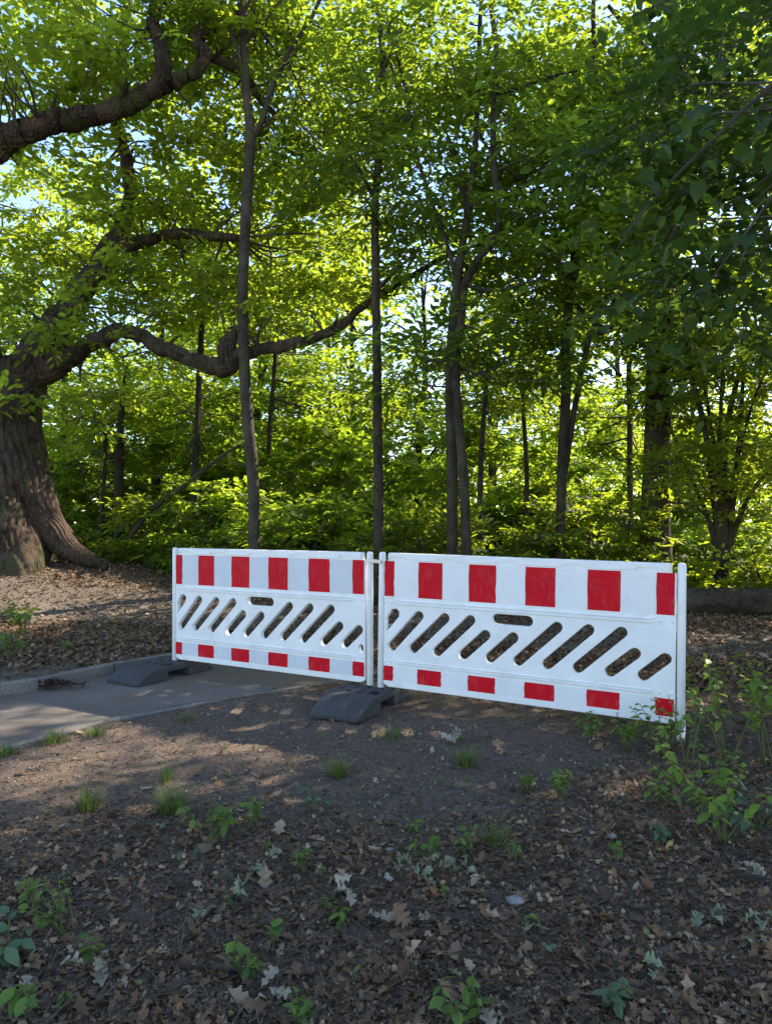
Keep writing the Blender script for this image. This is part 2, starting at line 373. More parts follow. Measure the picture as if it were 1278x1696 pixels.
def clump_points(ells, n, mind):
    """clump centres inside ellipsoids (cx,cy,cz,rx,ry,rz,weight), kept apart"""
    wts = np.array([e[6] for e in ells], float); wts /= wts.sum(); pts = []
    tries = 0
    while len(pts) < n and tries < n * 12:
        tries += 1; e = ells[rng.choice(len(ells), p=wts)]
        v = rng.normal(size=3); v /= np.linalg.norm(v); v *= U(.15, 1) ** .45
        p = np.array(e[:3]) + v * np.array(e[3:6])
        if pts and (np.linalg.norm(np.array(pts) - p, axis=1).min() < mind): continue
        pts.append(p)
    return np.array(pts)
def crown(root, base, limbs, pts, leaf, m, size, rad=.75, twigs=6, per=2, nleaf=14, L=.42, bark='twig_bark', droop=.25, joins=True):
    """branches from the nearest limb to every clump, twigs round the clump, leaf sprays on the twigs"""
    LP = np.concatenate([l[0] for l in limbs]); LR = np.concatenate([l[1] for l in limbs])
    mb = MB(); pos = []; dirs = []
    for c in pts:
        d = LP - c; cost = np.linalg.norm(d, axis=1) + .8 * np.maximum(0, d[:, 2]) + .25 * (LR < .008)
        j = int(np.argmin(cost)); a = LP[j]; dist = np.linalg.norm(c - a)
        out = norm(c - a) if dist > .05 else norm(rng.normal(size=3))
        if joins:
            m1 = a + (c - a) * .33 + rng.normal(0, .13, 3) * dist + np.array([0, 0, -.10 * dist]); m2 = a + (c - a) * .7 + rng.normal(0, .09, 3) * dist + np.array([0, 0, .04 * dist])
            q = spline(np.array([a, m1, m2, c]), 3); r0 = min(LR[j] * .6, .010 + .008 * dist)
            mb.tube(q, np.linspace(r0, .005, len(q)), 4, cap=False)
        for k in range(twigs):
            dv = norm(out * .5 + rng.normal(size=3) * [1, 1, .34] + [0, 0, .05]); ln = rad * U(.5, 1.15)
            e = c + dv * ln
            mb.tube(np.array([c, (c + e) / 2 + rng.normal(0, .03, 3), e]), [.005, .004, .002], 3, cap=False)
            for s in np.linspace(.3, 1, per):
                pos.append(c + dv * ln * s); dirs.append(dv * [1, 1, .7] + rng.normal(size=3) * [.7, .7, .2])
    pos, dirs = np.array(pos), np.array(dirs)
    sprays = [make_spray(leaf, nleaf, L, size, droop) for _ in range(6)]
    LV = scatter(sprays, leaf, pos, dirs, U(.8, 1.2, len(pos)))
    b = put('branches', mb.mesh('branches', M[bark], True, base), root)
    cr = put('crown', leaf_mesh('crown', LV, leaf, m, base), root); cr['kind'] = 'stuff'; b['kind'] = 'stuff'
    return cr
def wood(name, root, base, L, bark, n=10, bumpf=None):
    mb = MB(); mb.tube(L[0], L[1], n, bumpf); return put(name, mb.mesh(name, M[bark], True, base), root)
def rough(amp, k=0, f=5):
    return lambda i, th, z: 1 + amp * np.sin(th * 3 + z * f + k) * np.cos(z * f * 1.7 + th * 2) + amp * .6 * np.sin(th * 7 + z * f * 3.1 + k)
def ell(px, py, Y, rx, ry, rz, wt=1): return (*P(px, py, Y), rx, ry, rz, wt)

# ------------------------------------------------------------------ the old oak
OB = np.array([-6.7, 12.0, .55])
oak = thing('oak_tree', OB, 'massive old oak with gnarled limbs and sunlit flared trunk', 'tree')
tr = np.array([[-18, 985, 132], [-18, 930, 128], [-18, 885, 114], [-18, 830, 96], [-18, 765, 83], [-16, 700, 76], [-8, 655, 70], [2, 615, 50]])
q = spline(np.array([np.append(P(a, b, 12), r / FPX * 12) for a, b, r in tr]), 26)
def furrow(th, z, R_, k=0.):                           # deep vertical bark furrows, 0 (groove) .. 1 (plate)
    a_ = th * R_
    f1 = np.abs(np.sin(a_ * 13 + 1.3 * np.sin(z * 1.9 + k) + .9 * np.sin(z * 4.3 + a_ * 2.1 + k)))
    f2 = np.abs(np.sin(a_ * 24 + 1.1 * np.sin(z * 3.1 + 2 + k) + 1.2 * np.sin(z * 6.7 + a_ * 1.3)))
    cut = np.abs(np.sin(z * 7 + 2.2 * np.sin(a_ * 6 + k) + 1.5 * np.sin(a_ * 2.3 + z)))
    return np.minimum(f1 ** .5, 1) * .55 + np.minimum(f2 ** .5, 1) * .3 + cut ** .35 * .15
def oakbump(i, th, z):
    k = ss((2.1 - z) / 1.6)
    th_ = np.mod(th, 2 * math.pi)
    roots = np.abs(np.sin(th * 3.5 + .9)) ** 1.5 * .30 * k
    lump = .05 * np.sin(th * 3 + z * 1.3) * np.sin(z * 2.1 + th) + .03 * np.sin(th * 5 - z * 2.7)
    return 1 + roots - .06 * k + lump + .10 * (furrow(th_, z, 1.1) - .7)
mb = MB(); mb.tube(q[:, :3], q[:, 3], 340, oakbump); put('trunk', mb.mesh('trunk', M['oak_bark'], True, OB), oak)
for rows in ([(5, 700, 12, 50), (22, 760, 11.8, 46), (48, 820, 11.7, 38), (76, 868, 11.7, 28), (104, 900, 11.6, 20), (136, 920, 11.6, 13), (180, 938, 11.6, 7)], [(-16, 770, 11.8, 56), (-8, 830, 11.5, 52), (4, 885, 11.3, 42), (16, 930, 11.2, 28), (26, 960, 11.15, 10)]):
    Lr = limb(rows, 16); mb = MB(); mb.tube(Lr[0], Lr[1], 150, lambda i, th, z: 1 + .2 * (furrow(np.mod(th, 6.283), i * .05, .9, 1) - .6)); put('root', mb.mesh('root', M['oak_bark'], True, OB), oak)
OL = {}
OL['stem'] = limb([(0, 690, 12, 62), (12, 655, 12, 56), (42, 614, 12, 40), (80, 561, 12, 29), (105, 521, 12, 25), (134, 480, 12.1, 21), (166, 430, 12.2, 18), (196, 378, 12.3, 15), (213, 322, 12.3, 12), (206, 260, 12.4, 10.5), (189, 190, 12.5, 10), (195, 100, 12.6, 9), (206, 20, 12.7, 8), (215, -90, 12.8, 6)], 5)
OL['high'] = limb([(-16, 665, 12, 56), (-55, 570, 11.8, 44), (-80, 450, 11.5, 36), (-64, 330, 11.2, 30), (-26, 252, 11, 25), (10, 224, 11, 23), (60, 205, 11, 21), (120, 191, 11, 19), (175, 181, 11, 18), (230, 155, 11, 16.5), (264, 138, 11, 15), (300, 123, 11, 12), (328, 106, 11, 11.5), (336, 78, 11, 11), (322, 58, 11.1, 10), (345, 42, 11.2, 9), (388, 12, 11.4, 7.5), (440, -40, 11.6, 6)], 5)
OL['fork'] = limb([(255, 142, 11, 15), (268, 105, 11, 14), (262, 65, 11.1, 13), (250, 30, 11.2, 12), (262, -30, 11.4, 9)], 4)
OL['low'] = limb([(30, 640, 12, 26), (68, 616, 11.9, 24), (112, 592, 11.8, 19), (160, 562, 11.7, 15), (210, 547, 11.6, 13.5), (260, 572, 11.5, 13), (310, 592, 11.4, 13), (350, 605, 11.3, 15), (376, 607, 11.3, 18), (392, 590, 11.3, 13), (430, 578, 11.2, 11.5), (480, 570, 11.2, 10), (530, 555, 11.2, 9), (565, 537, 11.2, 8), (602, 505, 11.2, 7), (640, 480, 11.3, 6.5), (690, 450, 11.4, 5), (740, 422, 11.5, 4), (800, 400, 11.6, 2.5)], 5)
OL['knee'] = limb([(380, 608, 11.3, 18), (374, 580, 11.3, 16), (382, 556, 11.35, 11), (388, 545, 11.4, 3)], 4)
OL['stub'] = limb([(188, 402, 12.2, 14), (225, 402, 12.1, 11), (262, 388, 12, 9), (300, 384, 11.9, 9.5), (345, 389, 11.8, 8.5), (394, 391, 11.7, 7)], 4)
OL['side'] = limb([(325, 80, 11.1, 8), (370, 98, 11.3, 8), (405, 120, 11.5, 7), (430, 160, 11.8, 6), (470, 200, 12, 3)], 4)
for k, (c_, r_) in OL.items():
    t_ = np.linspace(0, len(c_) / 5, len(c_) * 3); ii = np.linspace(0, len(c_) - 1, len(t_))
    c2 = np.column_stack([np.interp(ii, np.arange(len(c_)), c_[:, d_]) for d_ in range(3)]); r2 = np.interp(ii, np.arange(len(c_)), r_)
    c2 = c2 + (np.column_stack([np.sin(t_ * 5.1 + len(k)), np.cos(t_ * 4.3), np.sin(t_ * 6.7 + 2)]) * .10 + np.column_stack([np.sin(t_ * 13 + 1), np.cos(t_ * 11.7), np.cos(t_ * 15)]) * .06) * r2[:, None]
    r2 = .87 * r2 * (1 + .07 * np.sin(t_ * 3.3 + len(k)) + .025 * np.sin(t_ * 9.1))
    mb = MB(); R0 = float(r2.mean()); mb.tube(c2, r2, 110, lambda i, th, z: 1 + .20 * (furrow(np.mod(th, 6.283), i * .03, max(R0 * 2.2, .55), len(k)) - .6)); lo = put('limb', mb.mesh('limb', M['oak_bark'], True, OB), oak)
    for q_ in range(len(c2) // 12):                    # short snapped side twigs
        j_ = rng.integers(5, len(c2) - 3); d_ = norm(rng.normal(size=3) + [0, 0, .5]); mb = MB(); s0 = c2[j_]; ln = r2[j_] + U(.1, .45)
        mb.tube(np.array([s0, s0 + d_ * ln * .6 + rng.normal(0, .02, 3), s0 + d_ * ln]), [r2[j_] * .22 + .01, r2[j_] * .14 + .008, .006], 7); put('twig', mb.mesh('twig', M['dark_bark'], True, OB), lo)
pts = clump_points([ell(60, 60, 10.8, 1.6, 1.6, 1.0, 2), ell(250, 60, 12, 1.9, 1.8, 1.3, 2.4), ell(430, 70, 12.2, 1.4, 1.5, 1.2, 1.2), ell(330, 300, 12.5, 1.7, 1.5, 1.6, 2.4), ell(120, 330, 13.2, 1.7, 1.3, 1.4, 1.3), ell(470, 330, 12.8, 1.3, 1.4, 1.5, 1.6),
                    ell(230, 470, 12.6, 1.3, 1.2, .9, 1.1), ell(420, 500, 12.2, 1.5, 1.2, .8, 1.2), ell(560, 470, 11.8, .9, 1, .7, .6), ell(180, 600, 11.9, .8, .8, .5, .5), ell(40, 470, 12.8, 1.2, 1.2, 1.2, .8), ell(-120, 200, 11, 2.2, 2.4, 2.4, .6), ell(110, 520, 11.3, .5, .3, .5, .5), ell(200, 350, 11.7, .6, .4, .7, .6), ell(30, 620, 10.8, .4, .2, .7, .35)], 205, .46)
crown(oak, OB, list(OL.values()), pts, L_OVAL, M['oak_leaf'], .14, .62, 6, 2, 13, .38)

# ------------------------------------------------------------------ the younger trees in the middle distance
def tree(name, label, base_px, stems, ells, n, leaf, m, size, bark='dark_bark', sides=10, cat='tree', back=.5, **kw):
    a, b, Y, r = base_px; X = (a - CX) / FPX * Y; z = float(gh(X, Y)) - .05
    base = np.array([X, Y, z]); root = thing(name, base, label, cat); Ls = []; ws = []
    for k, rows in enumerate(stems):
        L = limb(rows, 5)
        if k == 0 or rows[0] == 'base': pass
        Ls.append(L)
        ws.append(wood('trunk' if (k == 0 or rows[0][1] > 800) else 'limb', root, base, L, bark, sides, lambda i, th, z, k=k: rough(.05, k + a * .01, 4)(i, th, z) + .04 * np.sin(z * 2.3 + k) * np.sin(z * 5.9 + th + a)))
    ells = [(e[0] * (e[1] + back) / e[1], e[1] + back, *e[2:]) for e in ells]
    for (c_, r_), wo in zip(Ls, ws):
        for q_ in range(max(2, len(c_) // 6)):
            j_ = rng.integers(3, len(c_) - 2); t_ = rng.random(); s0 = c_[j_] * t_ + c_[j_ - 1] * (1 - t_); d_ = norm(rng.normal(size=3) * [1, 1, .4] + [0, 0, .35]); ln = U(.15, .7); mb = MB()
            mb.tube(spline(np.array([s0, s0 + d_ * ln * .5 + rng.normal(0, .05, 3), s0 + d_ * ln + [0, 0, U(-.1, .12)]]), 3), np.linspace(max(.006, r_[j_] * .16), .002, 7), 5); put('twig', mb.mesh('twig', M[bark], True, base), wo)
    pts = clump_points(ells, n, kw.pop('mind', .55))
    crown(root, base, Ls, pts, leaf, m, size, **kw); return root
def gy_px(px, Y):                                     # photo row of the ground at that column and distance
    X = (px - CX) / FPX * Y; return HY + (CAM_H - float(gh(X, Y))) / Y * FPX + 3

b = gy_px(424, 11)
tree('slim_tree', 'slim grey-barked tree rising behind the middle of the left barrier', (424, b, 11, 10),
     [[(425, b, 11, 13), (421, 900, 11, 10), (420, 800, 11, 10), (410, 700, 11, 9.5), (404, 600, 11, 9), (401, 480, 11, 9), (406, 350, 11, 9), (413, 220, 11, 8.5), (405, 140, 11, 7.5), (402, 40, 11, 7), (400, -80, 11, 6)],
      [(413, 225, 11, 7), (432, 195, 11, 5), (448, 140, 11, 4.5), (480, 75, 11, 4), (520, 10, 11, 3.5), (545, -60, 11, 3)],
      [(404, 130, 11, 4), (392, 80, 10.9, 3.5), (372, 20, 10.8, 3), (362, -40, 10.7, 2)],
      [(404, 60, 11, 4), (440, 20, 11, 3), (480, -30, 11, 2)]],
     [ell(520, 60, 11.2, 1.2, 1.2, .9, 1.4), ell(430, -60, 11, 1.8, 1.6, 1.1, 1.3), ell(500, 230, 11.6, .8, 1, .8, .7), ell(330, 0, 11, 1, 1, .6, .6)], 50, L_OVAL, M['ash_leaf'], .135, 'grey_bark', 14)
b = gy_px(628, 10.5)
tree('slim_tree', 'thin dark straight tree behind the gap between the two barriers', (628, b, 10.5, 9),
     [[(628, b, 10.5, 10), (627, 900, 10.5, 9), (626, 760, 10.5, 8), (624, 600, 10.5, 7.5), (622, 450, 10.5, 7), (621, 330, 10.5, 6.5), (632, 200, 10.5, 6), (634, 90, 10.5, 5.5), (625, 0, 10.5, 5), (622, -80, 10.5, 4)],
      [(622, 330, 10.5, 4), (590, 270, 10.4, 3), (560, 230, 10.2, 2)], [(630, 120, 10.5, 4), (655, 80, 10.5, 3), (680, 170, 10.3, 1.5)], [(623, 480, 10.5, 3.5), (660, 440, 10.3, 2.5), (690, 420, 10.1, 1.5)]],
     [ell(600, 300, 10.3, .7, .8, .7, 1), ell(640, 90, 10.5, 1.1, 1.1, .9, 1.5), ell(600, 650, 10.9, .5, .5, .3, .3), ell(580, 180, 10.7, .7, .7, .5, .5)], 40, L_NARROW, M['ash_leaf'], .155, 'dark_bark', 10)
b = gy_px(750, 10); b2 = gy_px(774, 9.8)
tree('twin_stem_tree', 'twin-stemmed dark tree forking high above the right barrier', (760, b, 10, 9),
     [[(750, b, 10, 11), (749, 900, 10, 9.5), (748, 760, 10, 9), (746, 640, 10, 8.5), (750, 540, 10, 8.5), (757, 470, 10, 8), (768, 390, 10, 6.5), (782, 300, 10, 5.5), (790, 200, 10, 4.5), (795, 60, 10, 4), (800, -60, 10, 3)],
      [(774, b2, 9.8, 10), (772, 900, 9.8, 8.5), (768, 800, 9.8, 8), (758, 680, 9.8, 7.5), (755, 600, 9.9, 7.5), (764, 520, 10, 7.5), (768, 470, 10, 7)],
      [(764, 480, 10, 6.5), (790, 430, 9.9, 6), (822, 385, 9.8, 6), (826, 340, 9.8, 5.5), (820, 280, 9.8, 5.5), (818, 180, 9.8, 5), (824, 90, 9.8, 4.5), (815, 0, 9.8, 4), (812, -60, 9.8, 3)],
      [(757, 465, 10, 4.5), (740, 400, 10, 3.5), (715, 330, 10, 3), (690, 250, 10, 2.5), (668, 130, 10, 2.2), (640, 30, 10, 2)],
      [(760, 440, 10, 4), (772, 360, 10.2, 3.5), (764, 280, 10.3, 3), (742, 220, 10.4, 2)],
      [(820, 150, 9.8, 3.5), (860, 140, 9.7, 3), (910, 122, 9.6, 2.5), (960, 110, 9.6, 1.5)],
      [(770, 470, 10, 3.5), (815, 480, 9.8, 3), (860, 470, 9.6, 2), (900, 460, 9.5, 1.2)]],
     [ell(800, 120, 9.8, 1.3, 1.2, 1.0, 2), ell(720, 230, 10, 1.1, 1.1, 1.1, 1.8), ell(870, 260, 9.8, 1.0, 1.0, 1.0, 1.4), ell(720, 370, 10, .8, 1.0, .45, .7), ell(690, 590, 9.9, .6, .7, .35, .5), ell(830, 560, 9.8, 1.0, .9, .7, 1), ell(840, 420, 9.8, .9, .9, .6, .9), ell(700, 60, 10, 1, 1, .8, .9)], 84, L_NARROW, M['ash_leaf'], .155, 'dark_bark', 12, rad=.56)
b = gy_px(930, 11)
tree('twin_stem_tree', 'leaning twin-stemmed tree left of the thick dark trunk', (930, b, 11, 8),
     [[(926, b, 11, 9), (928, 880, 11, 8.5), (931, 760, 11, 8.5), (937, 660, 11, 8.5), (938, 560, 11, 8), (946, 480, 11, 7.5), (958, 380, 11, 7), (964, 300, 11, 6), (975, 220, 11, 5), (990, 130, 11, 4.5), (985, 20, 11, 4), (990, -60, 11, 3)],
      [(932, 800, 11, 5), (948, 700, 11, 5), (962, 620, 11, 5), (980, 550, 11, 4.5), (1004, 500, 11, 4), (1030, 455, 11, 3)],
      [(946, 470, 11, 4), (920, 420, 10.8, 3), (890, 370, 10.6, 2)], [(965, 290, 11, 4), (1010, 230, 11, 3), (1060, 180, 11, 2)], [(955, 505, 11, 4), (1000, 540, 10.8, 3), (1070, 535, 10.6, 2)]],
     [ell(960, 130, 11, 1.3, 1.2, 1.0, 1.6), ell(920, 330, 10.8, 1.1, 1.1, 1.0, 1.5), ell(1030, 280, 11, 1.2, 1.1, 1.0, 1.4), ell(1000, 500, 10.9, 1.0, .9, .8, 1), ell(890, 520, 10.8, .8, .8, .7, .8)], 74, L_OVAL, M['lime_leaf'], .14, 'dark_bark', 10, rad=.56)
b = gy_px(1085, 11.5)
thick = tree('thick_tree', 'thick dark trunk with leafy shoots behind right end of right barrier', (1085, b, 11.5, 22),
     [[(1080, b, 11.5, 34), (1082, 930, 11.5, 28), (1085, 850, 11.5, 23), (1088, 740, 11.5, 21), (1090, 640, 11.5, 20), (1094, 540, 11.5, 19), (1098, 440, 11.5, 18), (1104, 340, 11.5, 16), (1108, 220, 11.5, 14), (1112, 80, 11.5, 12), (1115, -80, 11.5, 9)],
      [(1098, 420, 11.5, 7), (1060, 340, 11.3, 6), (1030, 270, 11.1, 4), (1000, 180, 11, 3)], [(1106, 300, 11.5, 7), (1150, 230, 11.3, 5), (1200, 150, 11, 3)],
      [(1092, 600, 11.5, 5), (1060, 560, 11.2, 4), (1035, 500, 11, 2.5)], [(1110, 120, 11.5, 7), (1060, 60, 11.3, 5), (1010, 0, 11, 3)]],
     [ell(1090, 80, 11.3, 1.8, 1.6, 1.1, 2), ell(1160, 250, 11.3, 1.2, 1.2, 1.1, 1.3), ell(1050, 400, 11.2, .9, 1, .9, 1), ell(1190, 470, 11.4, 1.0, 1, .9, 1), ell(1160, 620, 11, .7, .7, .6, .5), ell(1250, 120, 11.3, 1.0, 1.2, 1.0, 1)], 84, L_OVAL, M['lime_leaf'], .145, 'dark_bark', 20, rad=.56)

# ------------------------------------------------------------------ near lime: the dark leaves hanging in at the top right
L_HEART = (np.array([[0, 0, 0], [-.06, .22, .03], [.10, .42, .07], [.38, .47, .08], [.68, .32, .05], [.88, .12, -.02], [1.05, 0, -.08], [.88, -.12, -.02], [.68, -.32, .05], [.38, -.47, .08], [.10, -.42, .07], [-.06, -.22, .03], [.4, 0, 0], [.75, 0, -.02]]),
           np.array([[0, 12, 1], [1, 12, 2], [2, 12, 3], [3, 12, 4], [4, 12, 13], [4, 13, 5], [5, 13, 6], [6, 13, 7], [7, 13, 8], [8, 13, 12], [8, 12, 9], [9, 12, 10], [10, 12, 11], [11, 12, 0]]))
def one_leaf(name, leaf, m, r, warp=0):
    V = leaf[0].copy(); V[:, 2] += warp * np.sin(V[:, 0] * 5) * .04 - warp * V[:, 0] ** 2 * .08
    return new_mesh(name, V, leaf[1], m, True, np.full(len(leaf[1]), r))
def place(o, p, Rm, s):
    Mx = Matrix.Identity(4)
    for i_ in range(3):
        for j_ in range(3): Mx[i_][j_] = Rm[i_][j_] * s
        Mx[i_][3] = p[i_]
    o.matrix_local = Mx
LB = np.array([4.9, 4.6, -.05])
lime = thing('lime_tree', LB, 'shady lime tree whose large dark leaves hang in at the upper right corner', 'tree')
LL = [(spline(np.array([[4.9, 4.6, -.1], [4.85, 4.6, 1.5], [4.95, 4.7, 3.5], [5.1, 4.9, 6], [5.2, 5, 9]]), 5), np.linspace(.22, .07, 21)),
      (spline(np.array([[4.9, 4.65, 2.6], [4.0, 4.3, 3.5], [3.0, 3.8, 3.9], [2.2, 3.45, 3.65], [1.75, 3.3, 3.3], [1.2, 3.2, 2.75], [1.02, 3.2, 2.5]]), 4), np.concatenate([np.linspace(.06, .013, 14), np.linspace(.012, .002, 11)])),
      (spline(np.array([[2.6, 3.65, 3.85], [2.1, 3.4, 3.2], [1.75, 3.3, 2.75], [1.4, 3.2, 2.3], [1.3, 3.2, 2.1]]), 4), np.linspace(.011, .002, 17)),
      (spline(np.array([[3.0, 3.8, 3.9], [2.3, 3.5, 4.1], [1.7, 3.4, 3.95], [1.2, 3.4, 3.75]]), 4), np.linspace(.012, .003, 13)),
      (spline(np.array([[4.95, 4.7, 3.2], [5.6, 5.6, 4.2], [6.5, 6.6, 5]]), 4), np.linspace(.08, .03, 9)),
      (spline(np.array([[5.0, 4.8, 4.2], [4.4, 5.8, 5.4], [3.9, 6.6, 6.4]]), 4), np.linspace(.08, .02, 9)),
      (spline(np.array([[5.0, 4.8, 4.5], [4.4, 3.4, 5.6], [4.0, 2.2, 6.2]]), 4), np.linspace(.08, .02, 9))]
for k, L in enumerate(LL): wood('trunk' if k == 0 else 'limb', lime, LB, L, 'dark_bark', 12 if k == 0 else 7)
pts = clump_points([(5.0, 4.8, 6.0, 2.2, 2.8, 3.2, 3), (5.6, 6.3, 4.0, 1.5, 1.6, 2.2, 1.6), (5.2, 3.4, 3.6, 1.4, 1.8, 2.0, 1.2), (4.3, 5.8, 6.6, 1.6, 1.6, 1.6, 1), (5.0, 7.0, 3.6, 1.0, 1.2, 1.4, 1.0), ell(1235, 230, 4.7, .42, .5, .85, 1.0), ell(1120, 260, 4.6, .35, .5, .35, .35), ell(1200, 440, 4.5, .35, .4, .25, .3), ell(1230, 40, 5, .6, .6, .4, .5)], 165, .40)
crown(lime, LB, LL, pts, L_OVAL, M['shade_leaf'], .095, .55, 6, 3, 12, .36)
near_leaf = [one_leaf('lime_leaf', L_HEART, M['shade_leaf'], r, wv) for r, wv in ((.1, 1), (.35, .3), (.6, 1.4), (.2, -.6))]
def hang(curve, n, spread, t0=.15):
    C = curve[0]
    for k in range(n):
        t = U(t0, 1) * (len(C) - 1.001); a = int(t); p = C[a] + (C[a + 1] - C[a]) * (t - a) + rng.normal(0, spread, 3) * [1, .9, 1]
        o = bpy.data.objects.new('leaf', near_leaf[rng.integers(4)]); COL.objects.link(o); o.parent = lime
        place(o, p - LB, rot(U(0, 6.28), U(-1.1, -.1), U(-.6, .6)), U(.050, .085))
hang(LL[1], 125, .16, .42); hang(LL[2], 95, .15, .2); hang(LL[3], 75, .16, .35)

# off to the side, the next trees of the wood that keep the clearing in shade
def side_tree(label, X, Y, h, rad, n, seed):
    base = np.array([X, Y, float(gh(X, Y)) - .05]); root = thing('shade_tree', base, label, 'tree')
    L = (spline(np.array([[X, Y, base[2]], [X + .1, Y, h * .3], [X - .1, Y + .1, h * .65], [X, Y, h]]), 5), np.linspace(.2, .04, 16))
    wood('trunk', root, base, L, 'dark_bark', 12)
    pts = clump_points([(X, Y, h * .62, rad, rad, h * .38, 3), (X, Y, h * .3, rad * .9, rad * .9, h * .25, 1.5)], n, .6)
    crown(root, base, [L], pts, L_DIA, M['lime_leaf'], .15, .8, 6, 2, 12, .5)
side_tree('broad tree beyond the edge of the fallen log at far right', 8.0, 9.6, 10, 2.3, 62, 1)
side_tree('round tree beyond the right end of the gravel path', 7.6, 6.4, 9, 2.0, 50, 2)

# ------------------------------------------------------------------ hazel with many stems, right
b = gy_px(1190, 10.8); HB = np.array([*P(1190, b, 10.8)]); HB[2] = float(gh(HB[0], HB[1])) - .03
hz = thing('hazel_shrub', HB, 'many-stemmed hazel shrub behind the fallen log', 'shrub'); HL = []
for k, (x1, y1, x2, y2, x3, y3, r) in enumerate([(1185, 860, 1165, 700, 1125, 560, 6), (1198, 850, 1205, 700, 1248, 540, 6.5), (1192, 850, 1180, 720, 1160, 600, 4.5), (1210, 860, 1225, 720, 1235, 560, 5), (1175, 870, 1130, 760, 1085, 640, 4), (1215, 880, 1255, 800, 1330, 720, 4.5), (1188, 820, 1195, 660, 1205, 480, 4), (1205, 840, 1240, 690, 1290, 560, 3.5), (1180, 880, 1150, 840, 1100, 830, 3)]):
    L = limb([(1190 + U(-14, 14), b, 10.8 + U(-.15, .15), r * 1.3), (x1, y1, 10.8, r), (x2, y2, 10.8 + U(-.4, .4), r * .8), (x3, y3, 10.8 + U(-.7, .7), r * .5)], 5)
    HL.append(L); wood('stem', hz, HB, L, 'dark_bark', 8, rough(.05, k))
pts = clump_points([ell(1190, 640, 10.8, 1.2, 1.0, .8, 2), ell(1240, 520, 10.8, .9, 1, .7, 1), ell(1250, 780, 10.5, .7, .8, .6, 1), ell(1140, 780, 10.7, .45, .6, .6, .7), ell(1140, 560, 10.9, .7, .7, .6, .7)], 85, .34)
crown(hz, HB, HL, pts, L_OVAL, M['bush_leaf'], .095, .45, 5, 3, 12, .32)

# ------------------------------------------------------------------ thin saplings in the left and centre background
def sapling(label, rows, ells, n, m='far_leaf', Y=None):
    Y = rows[0][2]; bx = rows[0][0]; b = gy_px(bx, Y)
    tree('sapling', label, (bx, b, Y, 5), [[(bx, b, Y, rows[0][3])] + rows], ells, n, L_DIA, M[m], .12, 'dark_bark', 8, rad=.6, nleaf=12)
sapling('thin dark sapling standing just left of the slim grey tree', [(322, 800, 14, 6), (328, 660, 14, 5), (333, 540, 14, 5), (345, 440, 14, 4), (358, 395, 14, 3)], [ell(340, 420, 14, 1.2, 1.2, 1.0, 1), ell(320, 680, 14.5, 1, 1, .8, 1)], 30)
sapling('dark upright sapling right beside the oak roots', [(197, 820, 14.5, 8), (198, 740, 14.5, 7), (203, 660, 14.5, 5), (210, 600, 14.5, 3)], [ell(200, 640, 14.8, 1.1, 1, .7, 1), ell(150, 760, 15, .9, 1, .6, 1)], 28)
sapling('pale thin sapling between oak roots and dark upright sapling', [(170, 830, 14, 4), (174, 760, 14, 3.5), (172, 700, 14, 3)], [ell(165, 700, 14, .8, .8, .6, 1)], 14, 'oak_leaf')
sapling('leaning thin sapling right of the slim grey tree', [(444, 760, 15, 4), (455, 600, 15, 4), (462, 500, 15, 3.5), (478, 430, 15, 3)], [ell(480, 430, 15, 1.2, 1.2, .9, 1), ell(500, 640, 15.5, 1.2, 1.2, .8, 1)], 32)
sapling('thin paired sapling right of the twin stems', [(795, 840, 12.5, 5), (797, 740, 12.5, 4.5), (804, 660, 12.5, 4), (808, 600, 12.5, 3)], [ell(810, 640, 12.8, .9, .9, .7, 1)], 16, 'lime_leaf')
sapling('sapling glimpsed between twin stems and leaning tree', [(872, 800, 14, 4), (868, 700, 14, 3.5), (862, 600, 14, 3)], [ell(865, 610, 14, 1, 1, .8, 1)], 18, 'bush_leaf')
sapling('thin stem showing between leaning tree and thick trunk', [(1043, 760, 13.5, 5), (1042, 600, 13.5, 4.5), (1038, 490, 13.5, 4)], [ell(1040, 480, 13.5, 1, 1, .9, 1), ell(1020, 700, 14, .8, .8, .7, .7)], 24, 'lime_leaf')

# ------------------------------------------------------------------ bushes of the understorey
def bush(label, px, Y, wd, ht, n, m='bush_leaf', size=.085, leaf=L_OVAL, cat='bush'):
    X = (px - CX) / FPX * Y; z = float(gh(X, Y)) - .02; base = np.array([X, Y, z]); root = thing('bush', base, label, cat); Ls = []
    for k in range(6):
        a = U(0, 6.28); e = np.array([X + math.cos(a) * wd * .55, Y + math.sin(a) * wd * .4, z + ht * U(.6, .95)])
        c = spline(np.array([base + [U(-.08, .08), U(-.08, .08), 0], (base + e) / 2 + [0, 0, .12 * ht], e]), 4); Ls.append((c, np.linspace(.016, .005, len(c))))
        wood('stem', root, base, Ls[-1], 'twig_bark', 5)
    pts = clump_points([(X, Y, z + ht * .5, wd, wd * .8, ht * .5, 1), (X, Y, z + ht * .2, wd * 1.05, wd * .8, ht * .2, .5)], n, .2)
    crown(root, base, Ls, pts, leaf, M[m], size, .38, 5, 3, 11, .28)
